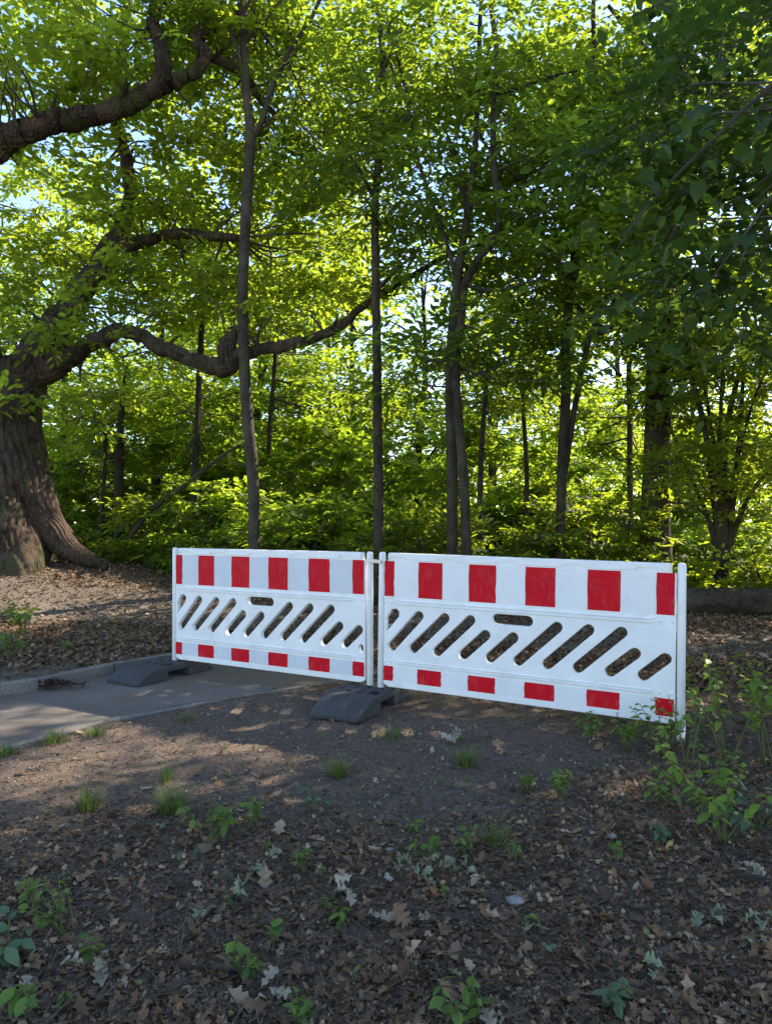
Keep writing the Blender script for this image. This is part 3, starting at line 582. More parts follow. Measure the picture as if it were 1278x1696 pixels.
for a in [('low bush at the foot of the sapling beside the oak roots', 245, 13.2, 1.1, 1.36, 23, 'bush_leaf'),
          ('sunlit bush just left of the slim grey tree', 350, 12.6, 1.1, 1.61, 28, 'far_leaf'),
          ('bright bush between slim grey tree and thin straight tree', 500, 12.4, 1.2, 1.70, 30, 'far_leaf'),
          ('low bush behind the gap between the barriers', 600, 11.8, .8, 1.06, 18, 'bush_leaf'),
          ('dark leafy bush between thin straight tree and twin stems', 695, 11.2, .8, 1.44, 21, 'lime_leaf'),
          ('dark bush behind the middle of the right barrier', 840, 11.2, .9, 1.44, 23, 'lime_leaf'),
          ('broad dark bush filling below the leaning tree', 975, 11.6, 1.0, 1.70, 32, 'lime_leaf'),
          ('shoots and leaves round the foot of the thick trunk', 1062, 11.0, .4, 0.85, 6, 'lime_leaf'),
          ('bright bush seen between thick trunk and hazel', 1140, 13.5, .9, 1.36, 16, 'far_leaf'),
          ('leafy bush at the right edge above the log', 1265, 10.2, .7, 1.10, 15, 'bush_leaf'),
          ('tall bush behind the sunlit bush, left of centre', 430, 16.0, 1.6, 3.40, 43, 'far_leaf'),
          ('tall bush at the back behind oak and saplings', 270, 17.0, 1.8, 3.60, 43, 'far_leaf'),
          ('tall bright bush behind the thin straight tree', 590, 16.5, 1.5, 3.00, 34, 'far_leaf'),
          ('tall bright bush behind the right half of left barrier', 530, 14.6, 1.2, 3.10, 31, 'far_leaf'), ('tall sunlit bush behind the twin stems', 730, 15.0, 1.4, 3.60, 40, 'far_leaf'), ('tall sunlit bush between twin stems and leaning tree', 850, 16.2, 1.5, 3.40, 37, 'far_leaf'),
          ('tall bush behind the leaning twin-stemmed tree', 960, 15.2, 1.4, 3.90, 40, 'far_leaf'), ('tall bush behind the thick dark trunk', 1080, 15.8, 1.5, 3.80, 40, 'far_leaf'), ('tall bush behind the hazel', 1200, 15.0, 1.5, 3.80, 40, 'far_leaf'), ('high bush at the back right of the slim grey tree', 480, 18.5, 1.8, 4.60, 44, 'far_leaf'), ('high bush at the back behind the thin straight tree', 650, 18.5, 1.8, 4.60, 44, 'far_leaf'), ('high bush at the back behind the left sapling', 350, 18.8, 1.8, 4.80, 43, 'far_leaf'),
          ('pale bush far back between oak trunk and roots sapling', 120, 16.5, 1.5, 3.00, 33, 'far_leaf')]:
    bush(*a, size=.12 if a[2] < 14 else .17, leaf=L_OVAL if a[2] < 14 else L_DIA)

# ------------------------------------------------------------------ trees further back, shared crowns
protos = []
for k in range(3):
    base = np.zeros(3); h = 9.5
    L = (spline(np.array([[0, 0, -.2], [.15, 0, 3], [-.1, .1, 6], [.1, 0, h]]), 5), np.linspace(.16, .03, 16)); mb = MB(); mb.tube(L[0], L[1], 9, rough(.05, k))
    Ls = [L]
    for q_ in range(7):
        z0 = 2 + q_ * .9; a = q_ * 2.4 + k; e = np.array([math.cos(a) * 2, math.sin(a) * 2, z0 + 1.2]); c = spline(np.array([[0, 0, z0], e * [.5, .5, 1] + [0, 0, -.4], e]), 4); Ls.append((c, np.linspace(.05, .01, len(c)))); mb.tube(*Ls[-1], 5)
    pts = clump_points([(0, 0, 6, 2.3, 2.3, 4, 3), (0, 0, 3, 2.2, 2.2, 2, 1)], 52, .58)
    tmp = thing('background_tree', base, 'x', 'tree'); cr = crown(tmp, base, Ls, pts, L_DIA, M['far_leaf' if k != 1 else 'bush_leaf'], .19, .7, 5, 2, 12, .5)
    protos.append((mb.mesh('trunk', M['dark_bark'], True), [c for c in tmp.children]))
used = [False] * 3
spots = [(40, 21, .95), (330, 24, .85), (540, 22, .9), (700, 20, .95), (820, 25, 1.05), (930, 19, .95), (1030, 24, 1.1), (1150, 24, .9), (640, 28, .8), (-80, 26, .9), (200, 30, .75), (110, 17.5, .95), (265, 20.5, 1.05), (430, 19.5, 1.0), (480, 27, 1.2), (20, 29, 1.2), (370, 29, 1.15), (580, 20, .95)]
for n_, (px, Y, s) in enumerate(spots):
    k = n_ % 3; X = (px - CX) / FPX * Y; tm, ch = protos[k]
    if not used[k]: root = ch[0].parent; used[k] = True; cs = ch
    else:
        root = bpy.data.objects.new('background_tree', None); COL.objects.link(root); cs = []
        for c in ch: d = c.copy(); COL.objects.link(d); d.parent = root; cs.append(d)
    root.location = (X, Y, float(gh(X, Y))); root.rotation_euler = (0, 0, U(0, 6.28)); root.scale = (s, s, s)
    put('trunk', tm, root)
    tag(root, 'sunlit broadleaf tree deep in the wood behind the nearer trunks', 'tree', 'trees deep in the wood')
# far hedge of the meadow
n = 34000; X = U(-40, 48, n); hgt = 5.6 + 1.6 * wob(X, X * 0, .25, 3) + .8 * wob(X, X * 0, .9, 5)
pos = np.column_stack([X, 44 + 2.5 * rng.normal(size=n), U(0, 1, n) ** .8 * hgt + .3])
LV = np.einsum('nij,kj->nki', np.array([rot(*a) for a in U(-3, 3, (n, 3))]), L_DIA[0] * .42) + pos[:, None]
tag(put('far_treeline', leaf_mesh('far_treeline', LV, L_DIA, M['far_leaf'], (0, 0, 0))), 'sunlit distant treeline across the meadow', 'treeline', kind='stuff')

# ------------------------------------------------------------------ fallen wood
lg = thing('fallen_log', (4.9, 9.5, float(gh(4.9, 9.5))), 'weathered fallen log lying behind the right barrier', 'log'); o0 = np.array(lg.location)
lp = spline(np.array([[3.1, 9.75, .17], [4.6, 9.6, .19], [6.2, 9.4, .17], [8.2, 9.0, .15]]), 10); lp[:, 2] += float(gh(4.9, 9.5))
mb = MB(); mb.tube(lp, np.linspace(.16, .2, len(lp)), 30, lambda i, th, z: 1 + .05 * np.sin(th * 5 + i * .5) + .05 * np.sin(th * 9 + i * .13) * np.cos(i * .9 + th) + .03 * np.sin(th * 17)); put('trunk', mb.mesh('log', M['dead_wood'], True, o0), lg)
fb = limb([(205, 905, 12.6, 5), (245, 850, 12.6, 5), (300, 808, 12.6, 4), (365, 757, 12.6, 3), (400, 735, 12.6, 2)], 4)
bo = np.array([*fb[0][0]]); mb = MB(); mb.tube(fb[0], fb[1], 8, rough(.06)); f = put('fallen_branch', mb.mesh('fallen_branch', M['dark_bark'], True, bo), None, bo)
tag(f, 'dark dead branch leaning up out of the undergrowth near the oak roots', 'branch')

# ------------------------------------------------------------------ barriers
def rr_slot(a, b, r, k=6):
    a, b = np.array(a), np.array(b); d = (b - a) / np.linalg.norm(b - a); t0 = math.atan2(d[1], d[0])
    return [tuple(b + r * np.array([math.cos(t0 + q), math.sin(t0 + q)])) for q in np.linspace(-math.pi / 2, math.pi / 2, k)] + [tuple(a + r * np.array([math.cos(t0 + q), math.sin(t0 + q)])) for q in np.linspace(math.pi / 2, 3 * math.pi / 2, k)]
def plate(outlines, extrude, bevel, m, name):
    cu = bpy.data.curves.new('tmp', 'CURVE'); cu.dimensions = '2D'; cu.fill_mode = 'BOTH'; cu.extrude = extrude - bevel; cu.bevel_depth = bevel; cu.bevel_resolution = 2; cu.offset = -bevel
    for ol in outlines:
        s = cu.splines.new('POLY'); s.points.add(len(ol) - 1); s.use_cyclic_u = True
        for p, (x, y) in zip(s.points, ol): p.co = (x, y, 0, 1)
    o = bpy.data.objects.new('tmp', cu); COL.objects.link(o); bpy.context.view_layer.update()
    me = bpy.data.meshes.new_from_object(o.evaluated_get(bpy.context.evaluated_depsgraph_get())); bpy.data.objects.remove(o); bpy.data.curves.remove(cu)
    for v in me.vertices: x, y, z = v.co; v.co = (x, -z, y)      # stand it up: u -> x, v -> z, front = -y
    me.name = name; me.materials.clear(); me.materials.append(m); return me
HW, HT = .022, .945                                               # post half width, plate height
def slots(left):
    o = [[(.068, .385), (.128, .455), (.165, .50), (.168, .535), (.145, .553), (.112, .548), (.068, .485)]]
    for x0, y0, x1, y1 in [(.112, .285, .318, .515), (.275, .285, .508, .515), (.452, .28, .690, .515), (.640, .278, .795, .425), (.825, .276, .982, .425), (1.012, .275, 1.262, .515), (1.200, .273, 1.455, .515), (1.390, .272, 1.648, .515), (1.583, .27, 1.725, .395), (1.772, .268, 1.895, .380)]:
        o.append(rr_slot((x0, y0), (x1, y1), .034))
    o.append(rr_slot((.872, .537), (1.075, .537), .034))
    if left: o.append([(1.912 + .02 * math.cos(t_), .245 + .032 * math.sin(t_)) for t_ in np.linspace(0, 6.28, 13)[:-1]])
    return o
outer = [(.05, .02), (.09, .0), (1.91, .0), (1.95, .02), (1.95, .885), (1.925, .885), (1.925, .935), (1.915, .945), (.085, .945), (.075, .935), (.075, .885), (.05, .885)]
def dome(mb, u, v, r, y):
    n = 10; th = np.arange(n) / n * 6.2832; V = [[u + r * math.cos(t_), y, v + r * math.sin(t_)] for t_ in th] + [[u + r * .6 * math.cos(t_), y - r * .4, v + r * .6 * math.sin(t_)] for t_ in th] + [[u, y - r * .5, v]]
    F4 = [[a, (a + 1) % n, n + (a + 1) % n, n + a] for a in range(n)]; mb.add(V, [[n + a, n + (a + 1) % n, 2 * n] for a in range(n)], F4)
def sheet(u0, u1, v0, v1, y, th, m, name, ragged=0):
    k = 9; vs = np.linspace(v0, v1, k); e = u1 + (rng.random(k) - .8) * ragged * (rng.random(k) > .5)
    V = []
    for q in range(k): V += [[u0 + .0015 * math.sin(q), y, vs[q]], [e[q], y, vs[q]], [u0 + .0015 * math.sin(q), y - th, vs[q]], [e[q], y - th, vs[q]]]
    F = []
    for q in range(k - 1):
        a = q * 4; c = a + 4; F += [[a + 2, a + 3, c + 3, c + 2], [a, a + 2, c + 2, c], [a + 3, a + 1, c + 1, c + 3]]
    F += [[0, 1, 3, 2], [4 * k - 4, 4 * k - 2, 4 * k - 1, 4 * k - 3]]
    return new_mesh(name, V, np.array(F), m)
REDS = [(.053, .127), (.312, .488), (.677, .864), (1.058, 1.249), (1.446, 1.640), (1.842, 1.942)]
def barrier(label, A, B, zA, zB, left, leg):
    A, B = Vector((*A, zA)), Vector((*B, zB)); d = B - A
    root = thing('barrier', A, label, 'barrier', 'plastic barriers across the path')
    root.rotation_euler = (0, -math.atan2(d.z, math.hypot(d.x, d.y)), math.atan2(d.y, d.x))
    sx = d.length / 2.0
    root.scale = (sx, 1, 1)
    fr = -.0215
    panel = put('panel', plate([outer] + slots(left), .0215, .005, M['white'], 'panel'), root)
    for u, z0 in ((HW, -.015), (2 - HW, leg)):
        mb = MB(); zz = np.array([z0, z0 + .004, .93, .943, .949]); mb.tube(np.column_stack([np.full(5, u), np.zeros(5), zz]), [.02, .024, .024, .021, .012], 20)
        if leg < -.05 and u > 1:
            put('post', mb.mesh('post', M['white'], True), root)
            mb = MB(); mb.tube(np.array([[u, 0, leg - .06], [u, 0, .02]]), [.0265, .0265], 16); put('ground_tube', mb.mesh('ground_tube', M['metal'], True), root)
        else: put('post', mb.mesh('post', M['white'], True), root)
    # moulded top rail with shallow steps, ribs above and below the slots
    top = [(.085, .892)]
    for c in (.16, .52, .93, 1.36, 1.80):
        top += [(c - .085, .900), (c - .06, .918), (c + .06, .918), (c + .085, .900)]
    top = [(.085, .900)] + top[1:] + [(1.915, .900), (1.915, .940), (.085, .940)]
    me = plate([top], .004, .002, M['white'], 'top_rail'); put('top_rail', me, panel, (0, fr - .002, 0))
    for u0, u1, v0, v1 in ((.15, 1.82, .585, .601), (.15, 1.82, .604, .618), (.15, .50, .168, .180), (.54, 1.48, .168, .180), (1.52, 1.82, .168, .180), (.15, .50, .184, .194), (.54, 1.48, .184, .194), (1.52, 1.82, .184, .194)):
        put('rib', plate([rr_slot((u0, (v0 + v1) / 2), (u1, (v0 + v1) / 2), (v1 - v0) / 2, 4)], .006, .003, M['white'], 'rib'), panel, (0, fr - .001, 0))
    me = plate([[(1.735, .446), (1.935, .446), (1.935, .562), (1.735, .562)]], .0012, .0005, M['white'], 'name_field'); put('name_field', me, panel, (0, fr - .0008, 0))
    for u, v in ((.062, .60), (.11, .60), (1.86, .60), (1.93, .60), (.062, .18), (.11, .18), (1.86, .18), (1.93, .18), (1.80, .928), (1.74, .928), (.12, .928), (.19, .928), (.5, .928), (.55, .928), (.91, .928), (.96, .928), (1.34, .928), (1.39, .928)):
        mb = MB(); dome(mb, 0, 0, .011 if v < .9 else .006, 0); put('rivet', mb.mesh('rivet', M['white'], True), panel, (u, fr - (0 if v < .9 else .006), v))
    prev = .127
    for k, (u0, u1) in enumerate(REDS):
        for v0, v1 in ((.045, .148), (.640, .888)):
            rs = put('red_stripe', sheet(u0, u1, v0, v1, fr - .0002, .0016, M['red'], 'red_stripe', .006 if k in (0, 2, 4) or v0 < .1 else .002), root)
            if k: put('white_stripe', sheet(prev + .003, u0 - .003, v0, v1, fr - .0002, .0011, M['film'] if left else M['film2'], 'white_stripe'), root)
        if not left and k in (2, 3, 4):                          # moulded relief pressing through the foil
            w_ = .045 if k < 5 else .022; c = (u0 + u1) / 2 - .02
            put('embossed_oval', plate([rr_slot((c - w_, .825), (c + w_, .825), .030, 6), rr_slot((c - w_, .825), (c + w_, .825), .019, 6)], .0022, .0018, M['red'], 'embossed_oval'), rs, (0, fr - .0022, 0))
            if k < 5: c = u1 + .07; put('embossed_ring', plate([[(c + r_ * math.cos(t_), .83 + r_ * math.sin(t_)) for t_ in np.linspace(0, 6.28, 17)[:-1]] for r_ in (.026, .018)], .0018, .0014, M['film2'], 'embossed_ring'), panel, (0, fr - .0018, 0))
        prev = u1
    return root
M['film2'] = plastic('bright_white_film', (.74, .75, .77), .3, .5, .02, .2)
PA, PB = (-1.823, 6.12), (-.096, 5.15); QA, QB = (-.056, 5.10), (1.746, 4.18)
barrier('red and white striped plastic barrier standing on two rubber feet, the farther one', PA, PB, .135, .138, True, -.015)
barrier('red and white striped plastic barrier with its right end in leafy shoots, the nearer one', QA, QB, .140, .112, False, -.13)
br = thing('coupling_bracket', (-.075, 5.10, 1.025), 'small steel bracket joining the tops of the two barriers', 'bracket')
mb = MB(); mb.box((0, -.03, 0), (.062, .003, .012)); o = put('bar', mb.mesh('bar', M['metal']), br); o.rotation_euler = (0, .09, -.5)
mb = MB(); mb.tube(np.array([[.05, -.07, -.006], [.05, -.05, -.006]]), [.008, .008], 6); put('bolt', mb.mesh('bolt', M['metal']), br)

def foot(label, c, ang):
    root = thing('base_plate', (c[0], c[1], float(rise(*c)) + .002), label, 'barrier foot', 'rubber barrier feet'); root.rotation_euler = (0, 0, ang)
    # long axis x (-.42...42), width y; plan with sockets, cast on two side cheeks with a hand hole between
    def rc(x0, x1, y0, y1): return [(x0, y0), (x1, y0), (x1, y1), (x0, y1)]
    holes = [rc(-.105, .02, -.165, -.085), rc(-.10, -.06, -.035, .0), rc(-.035, .005, -.035, .0), rc(.055, .095, -.035, .0), rc(-.10, -.06, .055, .09), rc(.03, .07, .055, .09), rc(-.04, .03, .15, .17), rc(.075, .115, -.12, -.085)]
    me = plate([[(-.20, -.19), (-.19, -.20), (.19, -.20), (.20, -.19), (.20, .19), (.19, .20), (-.19, .20), (-.20, .19)]] + holes, .024, .006, M['rubber'], 'deck')
    for v in me.vertices: x, y, z = v.co; v.co = (x, z, -y + .092)
    me.flip_normals(); put('deck', me, root)
    for sgn in (-1, 1):
        xs = np.array([.115, .195, .235, .30, .37, .415, .422, .422]); zs = np.array([.110, .116, .112, .092, .060, .034, .026, .004]); ws = np.array([.196, .198, .198, .194, .186, .176, .17, .172])
        V = []
        for x, z, w_ in zip(xs, zs, ws):
            z2 = .004; e = min(.014, (z - z2) * .45 + .0005)
            V += [[sgn * x, y, zz] for y, zz in ((-w_, z2), (-w_, z - e), (-w_ + e, z), (-w_ * .4, z + .001), (w_ * .4, z + .001), (w_ - e, z), (w_, z - e), (w_, z2))]
        V = np.array(V); 
        inner = V[:, 0] * sgn < .19; V[inner, 2] = np.minimum(V[inner, 2], .066)
        F = [[r * 8 + q_, r * 8 + (q_ + 1) % 8, r * 8 + 8 + (q_ + 1) % 8, r * 8 + 8 + q_] for r in range(7) for q_ in range(8)]
        F += [[0, 1, 6, 7], [1, 2, 5, 6], [2, 3, 4, 5], [56, 63, 62, 57], [57, 62, 61, 58], [58, 61, 60, 59]]
        F = [f_[::-1] for f_ in F] if sgn > 0 else F
        put('ramp_end', new_mesh('ramp_end', V, np.array(F), M['rubber'], False), root)
    mb = MB(); mb.box((0, .1, .035), (.115, .08, .032)); put('core', mb.mesh('core', M['rubber']), root)
foot('black rubber foot under the joint between the two barriers', (-.165, 5.06), math.atan2(.88, .42))
foot('black rubber foot on the asphalt at the left barrier end', (-1.90, 6.06), math.atan2(.86, .49))

# ------------------------------------------------------------------ litter, pebbles, crumbs (uncountable)
def sector(n, y0, y1, pw=1.0, extra=.35):
    y = y0 + (y1 - y0) * rng.random(n) ** pw; x = U(-1, 1, n) * (y * .545 + extra); return x, y
L_OAKLOW = (np.array([[0, 0, 0], [.25, .12, .03], [.35, .30, .08], [.52, .14, .04], [.68, .28, .09], [1, 0, .05], [.68, -.28, .09], [.52, -.14, .04], [.35, -.30, .08], [.25, -.12, .03]]),
            np.array([[0, 3, 2, 1], [0, 5, 4, 3], [0, 7, 6, 5], [0, 9, 8, 7]]))
L_FRAG = (np.array([[0, -.3, 0], [1, -.2, .1], [.8, .35, 0], [.1, .4, .15]]), np.array([[0, 1, 2, 3]]))
def lay(name, leaf, x, y, size, m, label, tilt=.35, lift=.006, cat='leaf litter', zs=(-1.5, 3)):
    k = ~inpoly(x, y, POLY) | (rng.random(len(x)) < .06); x, y, size = x[k], y[k], size[k]; n = len(x)
    Rm = np.array([rot(a, b_, c) for a, b_, c in zip(U(0, 6.28, n), rng.normal(0, tilt, n), rng.normal(0, tilt, n))])
    V = leaf[0][None].repeat(n, 0) * size[:, None, None]
    V[..., 2] *= U(*zs, n)[:, None]; V[..., 1] *= U(.7, 1.2, n)[:, None]; V -= V.mean(1, keepdims=True)
    V = np.einsum('nij,nkj->nki', Rm, V); V[..., 2] += (gh(x, y) + lift)[:, None] + np.abs(V[..., 2]).max(1)[:, None] * .6; V[..., 0] += x[:, None]; V[..., 1] += y[:, None]
    kk = leaf[0].shape[0]; F = (leaf[1][None] + (np.arange(n) * kk)[:, None, None]).reshape(-1, leaf[1].shape[1])
    o = put(name, new_mesh(name, V.reshape(-1, 3), F, m, False, np.repeat(rng.random(n), len(leaf[1]))))
    return tag(o, label, cat, kind='stuff')
def dens(x, y):                                        # how thickly the litter lies
    d = ss((3.75 - y + .5 * wob(x, y, 1.4, 9) + .35 * x) / .9) + .8 * ss((x - .75 - .25 * (5 - y)) / .9) * (y < 7) + 1.0 * ss((y - 6.0) / 1.0)
    return np.clip(d, .06, 1)
x, y = sector(11500, 1.6, 5.5, 1.3); k = rng.random(len(x)) < dens(x, y); x, y = x[k], y[k]
lay('leaf_litter', L_OAKLOW, x, y, np.exp(rng.normal(-3.42, .36, len(x))), M['litter'], 'brown crumpled oak leaves littering the near ground')
x, y = sector(64000, 1.6, 5.8, 1.3); k = rng.random(len(x)) < dens(x, y) + .12; x, y = x[k], y[k]
lay('leaf_crumbs', L_FRAG, x, y, U(.005, .020, len(x)), M['litter'], 'fine broken leaf fragments covering the near soil', .5, .003)
x, y = sector(95000, 5.5, 14, 1.2, 1.2); k = rng.random(len(x)) < dens(x, y) * np.where(pdist(x, y, GP[::30]) < .8, .38, 1); x, y = x[k], y[k]
lay('leaf_litter', L_FRAG, x, y, U(.022, .06, len(x)), M['litter'], 'brown leaf litter strewn behind the barriers', .4)
V = np.array([[1, 0, 0], [-1, 0, 0], [0, 1, 0], [0, -1, 0], [0, 0, 1.0], [0, 0, -1]]); OC = (V, np.array([[0, 2, 4], [2, 1, 4], [1, 3, 4], [3, 0, 4], [2, 0, 5], [1, 2, 5], [3, 1, 5], [0, 3, 5]]))
x, y = sector(15000, 1.7, 6.3, 1.0); k = rng.random(len(x)) < 1.1 - dens(x, y); x, y = x[k], y[k]
lay('soil_crumbs', OC, x, y, U(.002, .008, len(x)) * (1 + (rng.random(len(x)) < .03)), M['pebble'], 'small stones and soil crumbs on the bare trodden ground', .3, .0, 'gravel', (.4, .8))
x, y = sector(16000, 6.2, 14, 1.2, 1.5); k = pdist(x, y, GP[::30]) < 1.2; x, y = x[k], y[k]
lay('path_gravel', OC, x, y, U(.006, .017, len(x)), M['pebble'], 'loose gravel on the trodden path behind the barriers', .3, .006, 'gravel', (.4, .8))
# needle-like twig bits
mb = MB(); x, y = sector(3600, 1.6, 5.0, 1.2)
for a, c in zip(x, y):
    if rng.random() > dens(a, c) + .1 or inpoly(np.array([a]), np.array([c]), POLY)[0]: continue
    L_ = U(.02, .11); t_ = U(0, 6.28); z = float(rise(a, c)) + .02 + U(0, .012); e = np.array([math.cos(t_) * L_, math.sin(t_) * L_, U(-.01, .015)])
    p0 = np.array([a, c, z]); mb.tube(np.array([p0, p0 + e * .5 + rng.normal(0, .05 * L_, 3), p0 + e]), [U(.0008, .0026)] * 3, 3, cap=False)
tag(put('twig_litter', mb.mesh('twig_litter', M['twig_bark'])), 'thin broken twigs scattered through the leaf litter', 'twigs', kind='stuff')

# ------------------------------------------------------------------ things lying on the ground
def gp_(px, py):                                       # ground point under a photo reading
    Y = CAM_H * FPX / (py - HY)
    for _ in range(6): Y = (CAM_H - float(gh((px - CX) / FPX * Y, Y))) * FPX / (py - HY)
    X = (px - CX) / FPX * Y; return np.array([X, Y, float(gh(X, Y))])
oak_out = [(0, 0), (.14, .03), (.2, .13), (.30, .17), (.36, .08), (.42, .10), (.46, .24), (.58, .27), (.63, .13), (.70, .14), (.74, .25), (.85, .22), (.90, .10), (1, .02)]
def oak_leaf_mesh(m, r, curl):
    up = np.array(oak_out); n = len(up); mid = np.column_stack([up[:, 0] * .98, np.zeros(n)])
    V = np.vstack([np.column_stack([up, np.zeros(n)]), np.column_stack([mid, np.zeros(n)]), np.column_stack([up * [1, -1], np.zeros(n)])])
    V[:, 2] = curl * (np.abs(V[:, 1]) ** 1.3 * 1.4 + .25 * np.sin(V[:, 0] * 4) * .4) + .05 * np.sin(V[:, 0] * 11 + V[:, 1] * 17)
    F = [[n + q_, n + q_ + 1, q_ + 1, q_] for q_ in range(n - 1)] + [[2 * n + q_, 2 * n + q_ + 1, n + q_ + 1, n + q_] for q_ in range(n - 1)]
    return new_mesh('oak_leaf', V, np.array(F), m, True, np.full(len(F), r))
OM = {k: [oak_leaf_mesh(M[k], r, c) for r, c in ((.2, .5), (.6, 1.1), (1, -.6))] for k in ('pale_leaf', 'silver_leaf', 'yellow_leaf', 'brown_leaf')}
def fallen(label, px, py, kind, n, s=.075, spread=.04):
    p = gp_(px, py)
    if n == 1:
        o = put('fallen_leaf', OM[kind][rng.integers(3)]); place(o, p + [0, 0, .02], rot(U(0, 6.28), U(-.3, .3), U(-.4, .4)), s); tag(o, label, 'leaf'); return
    root = thing('fallen_leaf_cluster', p, label, 'leaves')
    for k in range(n):
        o = put('leaf', OM[kind][rng.integers(3)], root); place(o, [U(-spread, spread), U(-spread, spread), .018 + .011 * k], rot(U(0, 6.28), U(-.6, .5), U(-.7, .7)), s * U(.75, 1.15))
for a in [('white curled dead oak leaves lying before the middle of the right barrier', 762, 1228, 'pale_leaf', 5, .10, .06), ('greyish dead leaf beside the white curled leaves', 715, 1238, 'pale_leaf', 1, .10),
          ('silvery oak leaves in a cluster amid the near litter, left one of two', 702, 1455, 'silver_leaf', 5, .075, .05), ('silvery oak leaves in a cluster amid the near litter, right one of two', 762, 1452, 'silver_leaf', 5, .075, .05),
          ('white dead leaf cluster beside the dark root stick', 1010, 1332, 'pale_leaf', 5, .06, .04), ('large yellow-brown leaf lying at right near the seedlings', 1075, 1412, 'yellow_leaf', 2, .085, .015),
          ('pale crumpled leaf at lower left beside seedlings', 150, 1612, 'pale_leaf', 3, .085, .03), ('pale crumpled leaves at the bottom left of centre', 448, 1650, 'pale_leaf', 4, .07, .03),
          ('pale ragged leaves near the four-leaved seedling', 592, 1478, 'pale_leaf', 4, .075, .035), ('greenish pale leaves left of the ragged pale ones', 410, 1470, 'silver_leaf', 5, .08, .07),
          ('pale leaf just below the ragged pale ones', 620, 1525, 'pale_leaf', 2, .07, .03), ('small silvery leaf in mid litter by the herb cluster', 462, 1412, 'silver_leaf', 1, .06), ('small silvery leaves left of bottom centre', 335, 1505, 'silver_leaf', 2, .06, .02),
          ('pale leaves at the right edge, the upper cluster', 1250, 1440, 'pale_leaf', 3, .07, .04), ('silvery leaves at the right edge, the lower cluster', 1235, 1545, 'silver_leaf', 6, .075, .07), ('single pale upright leaf in the lower right litter', 1152, 1515, 'silver_leaf', 1, .07),
          ('silvery leaf at bottom centre', 735, 1612, 'silver_leaf', 2, .065, .015), ('silvery green leaf at the bottom right', 1095, 1615, 'silver_leaf', 2, .075, .02), ('big dull brown leaves at bottom centre', 670, 1560, 'brown_leaf', 4, .095, .05),
          ('orange-brown leaf standing in the lower right litter', 1140, 1487, 'brown_leaf', 1, .06), ('rusty brown leaf in the bottom right litter', 1165, 1650, 'brown_leaf', 1, .06), ('pale leaf under the shoots at the right barrier end', 990, 1235, 'pale_leaf', 3, .08, .04),
          ('tan leaf on the soil above the grass tuft', 540, 1380, 'brown_leaf', 1, .07), ('white small leaf before the foot in the middle of the soil', 652, 1463, 'pale_leaf', 1, .06), ('pale leaves at the left frame edge low down', 25, 1625, 'pale_leaf', 3, .09, .05),
          ('pale dry leaves right of bottom centre', 815, 1670, 'pale_leaf', 3, .07, .05)]:
    fallen(*a)
ac = spline(np.array([[0, .001], [.08, .42], [.3, .60], [.6, .58], [.85, .34], [.97, .08], [1.05, .01]]), 2)
def acorn_mesh(r):
    mb = MB(); mb.tube(np.column_stack([ac[:, 0] - .5, 0 * ac[:, 0], 0 * ac[:, 0]]), np.maximum(ac[:, 1] * .55, .002), 9); me = mb.mesh('acorn', M['acorn'], True)
    at = me.attributes.new('rnd', 'FLOAT', 'FACE'); at.data.foreach_set('value', np.full(len(me.polygons), r, np.float32)); return me
AM = [acorn_mesh(r) for r in (.05, .35, .65, .95)]
x, y = sector(110, 1.75, 3.9, 1.1, -.05)
for a, c in zip(x, y):
    o = put('acorn', AM[rng.choice(4, p=[.15, .35, .4, .1])]); place(o, np.array([a, c, float(gh(a, c)) + .016]), rot(U(0, 6.28), U(-.3, .3), 0), U(.019, .027))
    tag(o, 'small acorn lying loose in the leaf litter', 'acorn', 'acorns strewn in the litter')
def stone(label, px, py, s):
    p = gp_(px, py); th, ph = np.meshgrid(np.arange(12) / 12 * 6.283, np.linspace(.05, 3.09, 8)); r = 1 + .12 * np.sin(3 * th + ph * 2 + px) + .08 * np.cos(2 * ph * 3 + py)
    V = np.stack([r * np.sin(ph) * np.cos(th), r * .75 * np.sin(ph) * np.sin(th), .55 * r * np.cos(ph)], -1).reshape(-1, 3) * s
    F = [[a * 12 + b_, a * 12 + (b_ + 1) % 12, a * 12 + 12 + (b_ + 1) % 12, a * 12 + 12 + b_] for a in range(7) for b_ in range(12)]
    tag(put('stone', new_mesh('stone', V, np.array(F), M['stone'], True), None, p + [0, 0, s * .35]), label, 'stone')
for a in [('smooth grey stone right of bottom centre litter', 852, 1493, .032), ('pale pebble beside the dark root stick, right one', 1010, 1385, .020), ('pale pebble beside the dark root stick, left one', 978, 1378, .015), ('small grey stone at left of the silvery leaves', 645, 1407, .018)]: stone(*a)
def stick(label, pts, r, m='twig_bark'):
    q_ = np.array([gp_(a, b_) + [0, 0, .022] for a, b_ in pts]); mb = MB(); s_ = spline(q_, 4); mb.tube(s_, np.linspace(r, r * .5, len(s_)), 8, rough(.1, r * 999, 20))
    tag(put('stick', mb.mesh('stick', M[m], True, q_[0]), None, q_[0]), label, 'stick')
